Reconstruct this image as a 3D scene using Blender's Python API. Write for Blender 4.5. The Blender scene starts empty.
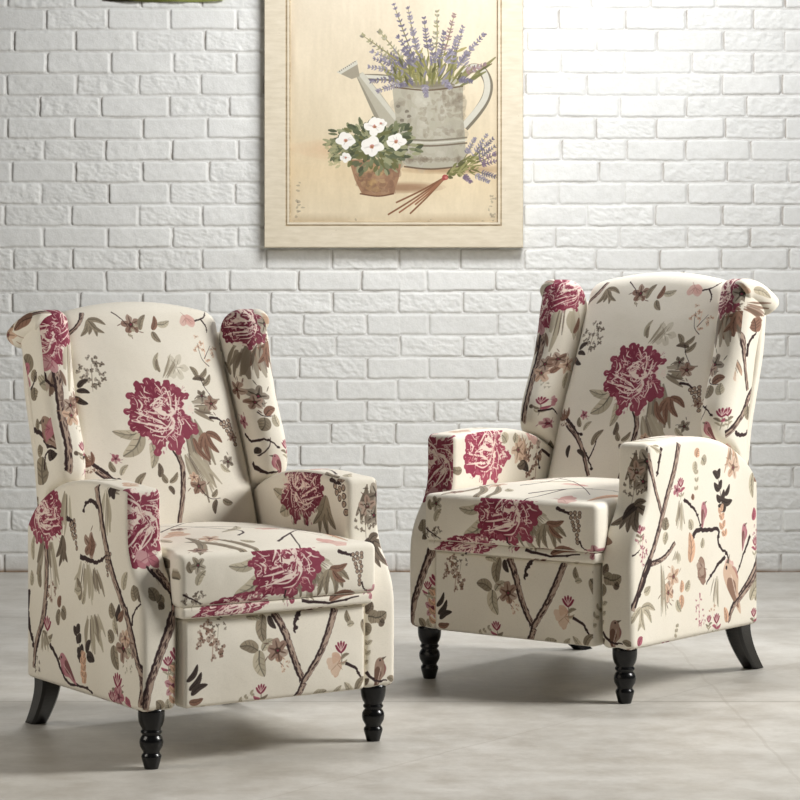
import bpy, math, random
import numpy as np

# ------------------------------------------------------------------ painting
# A small polygon rasteriser: upholstery print and the wall painting are drawn
# stroke by stroke into canvases measured in metres on the cloth.
class Canvas:
    def __init__(s, u0, v0, u1, v1, ppm, base):
        s.u0, s.v0, s.u1, s.v1, s.k = u0, v0, u1, v1, ppm
        s.w = max(4, int(round((u1-u0)*ppm))); s.h = max(4, int(round((v1-v0)*ppm)))
        s.a = np.empty((s.h, s.w, 3), np.float32); s.a[:] = np.array(base, np.float32)
    def poly(s, pts, col, al=1.0):
        p = np.asarray(pts, np.float64)
        x = (p[:, 0]-s.u0)*s.k; y = (p[:, 1]-s.v0)*s.k
        x0 = max(int(math.floor(x.min())), 0); x1 = min(int(math.ceil(x.max()))+1, s.w)
        y0 = max(int(math.floor(y.min())), 0); y1 = min(int(math.ceil(y.max()))+1, s.h)
        if x1 <= x0 or y1 <= y0: return
        S = 3
        gx = (np.arange((x1-x0)*S)+.5)/S+x0; gy = (np.arange((y1-y0)*S)+.5)/S+y0
        wn = np.zeros((len(gy), len(gx)), np.int32)
        n = len(x)
        for i in range(n):
            ax, ay, bx, by = x[i], y[i], x[(i+1) % n], y[(i+1) % n]
            if ay == by: continue
            lo, hi = min(ay, by), max(ay, by)
            j0 = np.searchsorted(gy, lo, 'right'); j1 = np.searchsorted(gy, hi, 'right')
            if j1 <= j0: continue
            xi = ax+(gy[j0:j1]-ay)*(bx-ax)/(by-ay)
            wn[j0:j1] += (gx[None, :] > xi[:, None])*(1 if by > ay else -1)
        m = (wn != 0).astype(np.float32)
        m = m.reshape(y1-y0, S, x1-x0, S).mean((1, 3))*al
        t = s.a[y0:y1, x0:x1]
        t += m[..., None]*(np.array(col, np.float32)-t)

def smooth(pts, n=6, closed=False):
    p = [np.array(q, float) for q in pts]
    if len(p) < 3 and not closed:
        return [tuple(p[0]+(p[-1]-p[0])*i/n) for i in range(n+1)]
    L = len(p); out = []
    for i in range(L if closed else L-1):
        if closed: a, b, c, d = p[i-1], p[i], p[(i+1) % L], p[(i+2) % L]
        else: a, b, c, d = p[max(i-1, 0)], p[i], p[i+1], p[min(i+2, L-1)]
        for j in range(n):
            t = j/n
            out.append(tuple(.5*(2*b+(c-a)*t+(2*a-5*b+4*c-d)*t*t+(3*b-a-3*c+d)*t**3)))
    if not closed: out.append(tuple(p[-1]))
    return out

def ribbon(pts, wf):
    """outline of a stroke along pts; wf(t) is its half width at 0..1"""
    P = np.asarray(pts, float)
    d = np.gradient(P, axis=0); l = np.hypot(d[:, 0], d[:, 1])+1e-9
    nrm = np.stack([-d[:, 1]/l, d[:, 0]/l], 1)
    w = np.array([wf(i/(len(P)-1)) for i in range(len(P))])[:, None]
    return np.concatenate([P+nrm*w, (P-nrm*w)[::-1]])

def shade(c, f): return tuple(min(255, max(0, v*f)) for v in c)
def mixc(a, b, t): return tuple(x+(y-x)*t for x, y in zip(a, b))

CREAM = (229, 223, 210); PALE = (232, 214, 204)
MAROON = (122, 46, 66); ROSE = (162, 92, 106); PINK = (200, 150, 150)
OLIVE = (136, 125, 108); LIGHTLEAF = (174, 165, 146); DUSK = (104, 92, 80)
BARK = (172, 152, 138); DARK = (58, 44, 44); BROWN = (126, 96, 82); TAN = (196, 160, 136)
COLS = dict(olive=OLIVE, light=LIGHTLEAF, dusk=DUSK, brown=BROWN, dark=(66, 56, 52), tan=TAN,
            pink=(206, 158, 150), maroon=MAROON, rose=ROSE)

PEONY_BLOB = [(190,180),(230,160),(300,135),(350,160),(385,180),(420,168),(470,215),(525,240),(500,300),(510,380),(550,440),(545,480),(490,510),(440,510),(405,605),(365,575),(340,520),(265,600),(245,540),(180,490),(105,430),(105,400),(130,380),(105,350),(150,320),(130,280),(135,235),(180,228)]
PEONY_PETALS = [
 [(190,190),(200,165),(230,168),(255,145),(300,140),(340,155),(362,195),(375,240),(345,262),(300,250),(255,270),(215,250),(200,220)],
 [(135,240),(155,228),(190,232),(215,270),(205,320),(165,325),(140,290)],
 [(110,345),(140,325),(190,350),(250,370),(300,400),(330,430),(260,425),(190,405),(130,375)],
 [(108,410),(130,395),(180,420),(240,440),(300,455),(350,470),(320,520),(250,510),(180,480),(130,450)],
 [(215,490),(330,515),(300,560),(265,595),(250,540)],
 [(350,490),(375,465),(415,470),(445,495),(440,540),(400,600),(365,570)],
 [(415,370),(440,345),(480,360),(510,400),(540,440),(545,475),(490,505),(440,490),(420,440)],
 [(390,175),(410,170),(425,210),(440,260),(420,330),(400,300),(395,240)],
 [(440,190),(470,220),(520,235),(515,255),(480,245),(470,300),(430,355),(400,360),(450,300)],
 [(335,300),(360,290),(385,320),(390,350),(360,355),(335,330)],
 [(230,280),(290,260),(340,270),(300,310),(240,330),(215,310)],
 [(225,345),(275,335),(320,360),(345,395),(330,415),(290,395),(240,372)],
 [(345,375),(380,385),(385,430),(355,455),(335,440)],
 [(395,110+60),(430,185),(452,232),(436,225)],
]
PEONY_LINES = [
 ([(250,185),(240,212),(268,228)],6),([(315,162),(338,200),(352,245)],6),([(185,262),(205,300),(185,335)],9),
 ([(150,338),(220,368),(300,400),(345,440)],8),([(120,398),(250,430),(345,448),(385,400)],9),([(225,338),(280,352),(335,340)],8),
 ([(200,428),(280,470),(355,462)],7),([(255,300),(300,282),(335,252),(372,262)],9),([(385,200),(402,270),(395,345)],9),
 ([(450,240),(430,330),(395,370)],9),([(440,375),(452,440),(430,500)],6),([(470,380),(500,430),(530,462)],5),
 ([(375,500),(405,525),(400,580)],4),([(300,340),(345,362),(378,372)],8),([(340,500),(395,455),(405,395)],8),
 ([(240,485),(300,505),(340,500)],6),([(270,320),(320,310),(345,285)],6),([(210,205),(225,245),(260,262)],4),
 ([(160,250),(180,285),(172,315)],4),([(265,545),(290,520)],5),([(470,250),(455,300)],5),([(275,400),(330,425)],5),
]

class Painter:
    def __init__(s, cv, seed=1):
        s.c = cv; s.r = random.Random(seed)
    def blob(s, c, rx, ry, col, al=1, wob=.18, n=12, rot=0):
        ps = []
        for i in range(n):
            t = 2*math.pi*i/n; k = 1+s.r.uniform(-wob, wob)
            x, y = rx*k*math.cos(t), ry*k*math.sin(t)
            ps.append((c[0]+x*math.cos(rot)-y*math.sin(rot), c[1]+x*math.sin(rot)+y*math.cos(rot)))
        s.c.poly(smooth(ps, 3, True), col, al)
    def stroke(s, pts, w, col, al=1, taper=True, n=6):
        q = smooth(pts, n)
        s.c.poly(ribbon(q, (lambda t: w*.5*(math.sin(math.pi*min(max(t, .06), .94)))**.6) if taper else (lambda t: w*.5)), col, al)
    def peony(s, c, rx, ry=None, rot=0., seed=0, tone=1.0):
        ry = ry or rx; ca, sa = math.cos(rot), math.sin(rot)
        def T(p, cx=325, cy=365):
            x = (p[0]-cx)/215*rx; y = -(p[1]-cy)/215*ry
            return (c[0]+x*ca-y*sa, c[1]+x*sa+y*ca)
        k = rx/215
        s.c.poly(smooth([T((x+s.r.uniform(-9, 9), y+s.r.uniform(-9, 9))) for x, y in PEONY_BLOB], 4, True), PALE)
        for i in range(60):
            a = s.r.uniform(0, 6.28); d = s.r.uniform(.25, .95)*185
            p = (325+d*math.cos(a), 365+d*math.sin(a)); h = s.r.uniform(18, 46)
            q = (p[0]+h*math.cos(a+.3), p[1]+h*math.sin(a+.3))
            s.stroke([T(p), T(q)], s.r.uniform(7, 16)*k, s.r.choice((PINK, ROSE, mixc(MAROON, ROSE, .5))), .85)
        for i, pt in enumerate(PEONY_PETALS):
            col = shade(mixc(MAROON, ROSE, [.0, .15, .05, .08, .45, .5, .35, .1, .25, .3, .05, .1, .2, .2][i]), tone)
            mx = sum(p[0] for p in pt)/len(pt); my = sum(p[1] for p in pt)/len(pt)
            q = [(mx+(x-mx)*1.1+s.r.uniform(-8, 8), my+(y-my)*1.1+s.r.uniform(-8, 8)) for x, y in pt]
            qq = []
            for j, (x, y) in enumerate(q):       # ruffled rim
                x2, y2 = q[(j+1) % len(q)]; qq += [(x, y), ((x+x2)/2+s.r.uniform(-6, 6), (y+y2)/2+s.r.uniform(-6, 6))]
            s.c.poly(smooth([T(p) for p in qq], 3, True), col)
            for j, (x, y) in enumerate(q):       # frilled lobes along the outer rim
                if (x-330)**2+(y-365)**2 > 120**2:
                    h = s.r.uniform(15, 27); a = math.atan2(y-365, x-330)
                    cc = [T((x-8*math.cos(a)+h*math.cos(t*.785)*s.r.uniform(.8, 1.15), y-8*math.sin(a)+h*math.sin(t*.785)*s.r.uniform(.8, 1.15))) for t in range(8)]
                    s.c.poly(smooth(cc, 3, True), mixc(col, ROSE, s.r.uniform(0, .35)))
                    if s.r.random() < .6: s.stroke([T((x-30*math.cos(a), y-30*math.sin(a))), T((x-4*math.cos(a+.1), y-4*math.sin(a+.1)))], 5*k, s.r.choice((PINK, PALE)), .8, n=3)
            xs = [p[0] for p in q]; ys = [p[1] for p in q]
            for j in range(16):
                x, y = s.r.uniform(min(xs)+10, max(xs)-10), s.r.uniform(min(ys)+10, max(ys)-10)
                a = math.atan2(y-350, x-370)+s.r.uniform(-.3, .3); h = s.r.uniform(10, 26)
                s.stroke([T((x, y)), T((x+h*math.cos(a), y+h*math.sin(a)))], s.r.uniform(3, 6)*k, mixc(ROSE, s.r.choice((PINK, MAROON)), s.r.random()), .6)
        for ln, w in PEONY_LINES:
            q = [(x+s.r.uniform(-5, 5), y+s.r.uniform(-5, 5)) for x, y in ln]
            s.stroke([T(p) for p in q], w*1.5*k, PALE, .95)
            for j in range(2):
                x, y = s.r.choice(q); s.stroke([T((x, y)), T((x+s.r.uniform(-18, 18), y+s.r.uniform(-14, 14)))], w*.9*k, PALE, .9)
        for i in range(70):                       # fine ruffles round the heart
            a = s.r.uniform(0, 6.28); d = s.r.uniform(35, 200)
            right = math.cos(a) > .3
            da = s.r.uniform(16, 34)/d
            q = []
            for j in range(5):
                b = a+da*(j-2)/2; e = d*(1+.10*math.sin(j*1.9+i))
                q.append(T((345+e*math.cos(b), 350+e*math.sin(b)*.95)))
            s.stroke(q, s.r.uniform(4, 8.5)*k, PALE if s.r.random() < (.8 if right else .5) else s.r.choice((PINK, shade(MAROON, tone*.92), shade(ROSE, tone))), .92, n=3)
        for i in range(22):
            a = s.r.uniform(0, 6.28); d = s.r.uniform(10, 85)
            x, y = 360+d*math.cos(a), 345+d*math.sin(a)
            s.stroke([T((x, y)), T((x+20*math.cos(a+.8), y+20*math.sin(a+.8)))], 6*k, PALE, .9)
    def leaf(s, a, b, w, col='olive', bend=.12):
        col = COLS[col] if isinstance(col, str) else col
        a, b = np.array(a, float), np.array(b, float); d = b-a; n = np.array([-d[1], d[0]])
        m = a+d*.5+n*bend*s.r.choice((-1, 1))
        q = smooth([a, m, b], 8)
        f = lambda t: w*.5*(math.sin(math.pi*min(max(t, 0), 1)**.8))**.8+w*.02
        s.c.poly(ribbon(q, f), shade(col, 1.12))
        P = np.array(q)
        rb = ribbon(q, f); nn = len(q)
        s.c.poly(np.concatenate([rb[:nn], P[::-1]]), col)
        s.c.poly(ribbon(q, lambda t: w*.045), shade(col, .72))
        for j in range(3):
            t = .25+.2*j; i = int(t*(nn-1))
            for sd in (1, -1):
                e = P[i]+d*.16+n/np.linalg.norm(n)*sd*f(t)*.75
                s.c.poly(ribbon(smooth([P[i], e], 3), lambda t: w*.03), shade(col, .8), .8)
        if s.r.random() < .5:
            s.c.poly(ribbon(q[:nn//2+1], lambda t: w*.06), shade(col, .6), .7)
    def fan(s, c, r, ang, col='brown', n=4, spread=1.5):
        for i in range(n):
            a = ang+spread*(i/(n-1)-.5)
            l = r*s.r.uniform(.8, 1.1)
            s.leaf(c, (c[0]+l*math.cos(a), c[1]+l*math.sin(a)), r*.26, col)
    def twig(s, pts, w=.003, col=None):
        col = col or DARK
        q = smooth(pts, 6)
        q = [(x+s.r.uniform(-.25, .25)*w, y+s.r.uniform(-.25, .25)*w) for x, y in q]
        s.c.poly(ribbon(q, lambda t: w*(.75-.5*t)), col)
        for i in range(1, len(q)-1, 4):
            s.blob(q[i], w*.8, w*.6, col)
    def branch(s, pts, w, dark=.5):
        q = smooth(pts, 10); w *= .78
        q = [(x+s.r.uniform(-.06, .06)*w, y+s.r.uniform(-.06, .06)*w) for x, y in q]
        s.c.poly(ribbon(q, lambda t: w*.5*(1.05-.25*t)), DARK)
        P = np.array(q); d = np.gradient(P, axis=0); l = np.hypot(*d.T)+1e-9
        N = np.stack([-d[:, 1]/l, d[:, 0]/l], 1)
        sd = 1 if N[:, 0].mean() > 0 else -1
        s.c.poly(ribbon(P+N*sd*w*.12, lambda t: w*.33*(1.05-.25*t)), BARK)
        for i in range(0, len(q)-2):
            for k in range(3):
                o = s.r.uniform(-.42, .4)*w
                p = P[i]+N[i]*sd*o; e = P[min(i+2, len(q)-1)]+N[i]*sd*(o+s.r.uniform(-.1, .1)*w)
                if s.r.random() < dark: s.stroke([p, e], w*s.r.uniform(.12, .26), s.r.choice((DARK, (92, 72, 68), (120, 98, 90))), .9, n=2)
        for i in range(1, len(q)-3, 3):
            p = P[i]-N[i]*sd*w*.36; e = P[i+3]-N[i+3]*sd*w*.30
            s.stroke([p, e], w*.34, DARK, .9, n=2)
    def flower(s, c, r, col='brown', n=5):
        col = COLS[col]; a0 = s.r.uniform(0, 6)
        for i in range(n):
            a = a0+2*math.pi*i/n
            s.blob((c[0]+r*.58*math.cos(a), c[1]+r*.58*math.sin(a)), r*.46, r*.34, mixc(col, CREAM, s.r.uniform(.1, .5)), 1, .2, 9, a)
            s.stroke([c, (c[0]+r*.85*math.cos(a), c[1]+r*.85*math.sin(a))], r*.16, shade(col, .75), .8)
        s.blob(c, r*.26, r*.26, shade(col, .6)); s.blob(c, r*.1, r*.1, MAROON)
        for i in range(3):
            a = s.r.uniform(0, 6.28)
            s.stroke([(c[0]+r*math.cos(a), c[1]+r*math.sin(a)), (c[0]+1.5*r*math.cos(a+.2), c[1]+1.5*r*math.sin(a+.2))], r*.1, shade(col, .8), .8)
    def spray(s, c, rx, ry=None, col='dusk', n=22):
        ry = ry or rx; col = COLS[col]
        for i in range(n):
            a = s.r.uniform(0, 6.28); d = math.sqrt(s.r.random())
            p = (c[0]+rx*d*math.cos(a), c[1]+ry*d*math.sin(a))
            q = mixc(col, CREAM, s.r.uniform(.05, .55))
            for k in range(4):
                b = s.r.uniform(0, 6.28); h = rx*.13
                s.blob((p[0]+h*math.cos(b), p[1]+h*math.sin(b)), h*.8, h*.6, q, .9, .2, 7, b)
            s.blob(p, rx*.05, rx*.05, shade(col, .6))
        s.stroke([(c[0]-rx*.1, c[1]-ry*1.2), (c[0]+rx*.1, c[1]+ry*.5)], rx*.06, shade(col, 1.2), .7)
    def grape(s, a, b, w):
        a, b = np.array(a), np.array(b); d = b-a; n = np.array([-d[1], d[0]])/np.linalg.norm(d)
        rr = w*.16
        m = max(3, int(np.linalg.norm(d)/(rr*1.5)))
        for i in range(m):
            t = i/(m-1); ww = w*.5*(1-.65*t); k = max(1, int(ww*2/(rr*1.7)))
            for j in range(k):
                p = a+d*t+n*((j+.5)/k*2-1)*ww+np.array([s.r.uniform(-.3, .3), s.r.uniform(-.3, .3)])*rr
                s.blob(p, rr, rr, (70, 58, 56), 1, .05, 9); s.blob(p, rr*.74, rr*.74, (168, 148, 130), 1, .1, 9)
                s.blob(p+rr*.15, rr*.3, rr*.3, (120, 100, 90), .7, .1, 7)
    def bird(s, c, z, flip=1, col='rose', ang=0.):
        col = COLS[col]; ca, sa = math.cos(ang), math.sin(ang)
        T = lambda x, y: (c[0]+(x*ca-y*sa)*z*flip, c[1]+(x*sa+y*ca)*z)
        s.c.poly(smooth([T(.55, .42), T(.38, .6), T(.1, .55), T(-.2, .2), T(-.45, -.3), T(-.75, -.95), T(-.55, -.9), T(-.1, -.55), T(.3, -.4), T(.5, 0)], 5, True), mixc(col, CREAM, .25))
        s.c.poly(smooth([T(.1, .2), T(-.2, .15), T(-.5, -.4), T(-.6, -.8), T(-.25, -.5), T(.1, -.25)], 5, True), mixc(shade(col, .75), BROWN, .4))
        s.c.poly([T(.5, .52), T(.82, .4), T(.52, .34)], DUSK)
        s.blob(T(.36, .44), z*.06, z*.06, DARK)
        for i in range(5):
            s.stroke([T(.25-.12*i, .1-.12*i), T(.1-.13*i, -.12-.14*i)], z*.05, PALE, .6)
        s.stroke([T(.5, .1), T(.45, -.15), T(.25, -.38)], z*.12, mixc(col, MAROON, .4), .7)
    def streak(s, a, b, w, col='olive', n=9):
        a, b = np.array(a, float), np.array(b, float); d = b-a; l = np.linalg.norm(d); nn = np.array([-d[1], d[0]])/l
        col = COLS[col]
        for i in range(n):
            o = s.r.uniform(-.5, .5)*w; t0 = s.r.uniform(0, .25); t1 = s.r.uniform(.6, 1.05)
            p = a+d*t0+nn*o*.6; q = a+d*t1+nn*o*1.4
            m = (p+q)/2+nn*s.r.uniform(-.1, .1)*w
            s.stroke([p, m, q], w*s.r.uniform(.12, .24), mixc(col, s.r.choice((CREAM, LIGHTLEAF, DUSK)), s.r.uniform(.05, .5)), .9)
        for i in range(3):
            o = s.r.uniform(-.5, .5)*w
            s.stroke([a+d*.1+nn*o*.5, a+d*.7+nn*o], w*.05, DUSK, .7)
    def bell(s, c, r, col='maroon'):
        cc = COLS[col]
        s.stroke([(c[0]-.1*r, c[1]-1.9*r), (c[0]+.1*r, c[1]-.9*r), (c[0], c[1])], r*.12, OLIVE, .9)
        for i in range(5):
            a = math.pi/2+(i-2)*.5
            s.stroke([(c[0], c[1]-.35*r), (c[0]+r*.75*math.cos(a), c[1]+r*.75*math.sin(a))], r*.34, mixc(cc, ROSE, s.r.random()*.6), 1)
        for i in range(4):
            a = math.pi/2+(i-1.5)*.55
            s.stroke([(c[0], c[1]-.2*r), (c[0]+r*.7*math.cos(a), c[1]+r*.7*math.sin(a))], r*.09, PALE, .9)
        for sd in (-1, 1):
            s.leaf((c[0], c[1]-.9*r), (c[0]+sd*.9*r, c[1]-.5*r), r*.35, s.r.choice(('rose', 'olive')))
            s.leaf((c[0], c[1]-1.4*r), (c[0]+sd*.7*r, c[1]-1.0*r), r*.28, 'light')
    def sprig(s, a, b, col='dark', n=5, w=.007):
        """a stem with paired leaves"""
        a, b = np.array(a, float), np.array(b, float); d = b-a; l = np.linalg.norm(d); nn = np.array([-d[1], d[0]])/l; u = d/l
        s.stroke([a, b], l*.025, shade(COLS[col], 1.2), 1)
        for i in range(n):
            t = .15+.8*i/max(1, n-1)
            for sd in (-1, 1):
                p = a+d*t; L = l*.26*s.r.uniform(.8, 1.2)
                s.leaf(p, p+(u*.75+nn*sd*.65)*L, w*1.4, col)
    def pale(s, c, r):
        for i in range(6):
            a = 2*math.pi*i/6+s.r.uniform(-.2, .2)
            p = (c[0]+r*.7*math.cos(a), c[1]+r*.7*math.sin(a))
            s.blob(p, r*.4, r*.3, mixc(LIGHTLEAF, CREAM, .55), .9, .2, 9, a); s.stroke([c, p], r*.08, OLIVE, .6)
    def petal(s, c, r, col='pink'):
        cc = COLS[col]
        for i in range(4):
            a = s.r.uniform(0, 6.28)
            s.blob((c[0]+r*.4*math.cos(a), c[1]+r*.35*math.sin(a)), r*.6, r*.42, mixc(cc, CREAM, s.r.uniform(.05, .45)), .95, .2, 10, a)
        for i in range(5):
            a = s.r.uniform(0, 6.28)
            s.stroke([c, (c[0]+r*.8*math.cos(a), c[1]+r*.6*math.sin(a))], r*.07, shade(cc, .82), .7)

def paint_motifs(cv, motifs, seed):
    P = Painter(cv, seed)
    for m in motifs:
        getattr(P, m[0])(*m[1:])
    return cv

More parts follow.
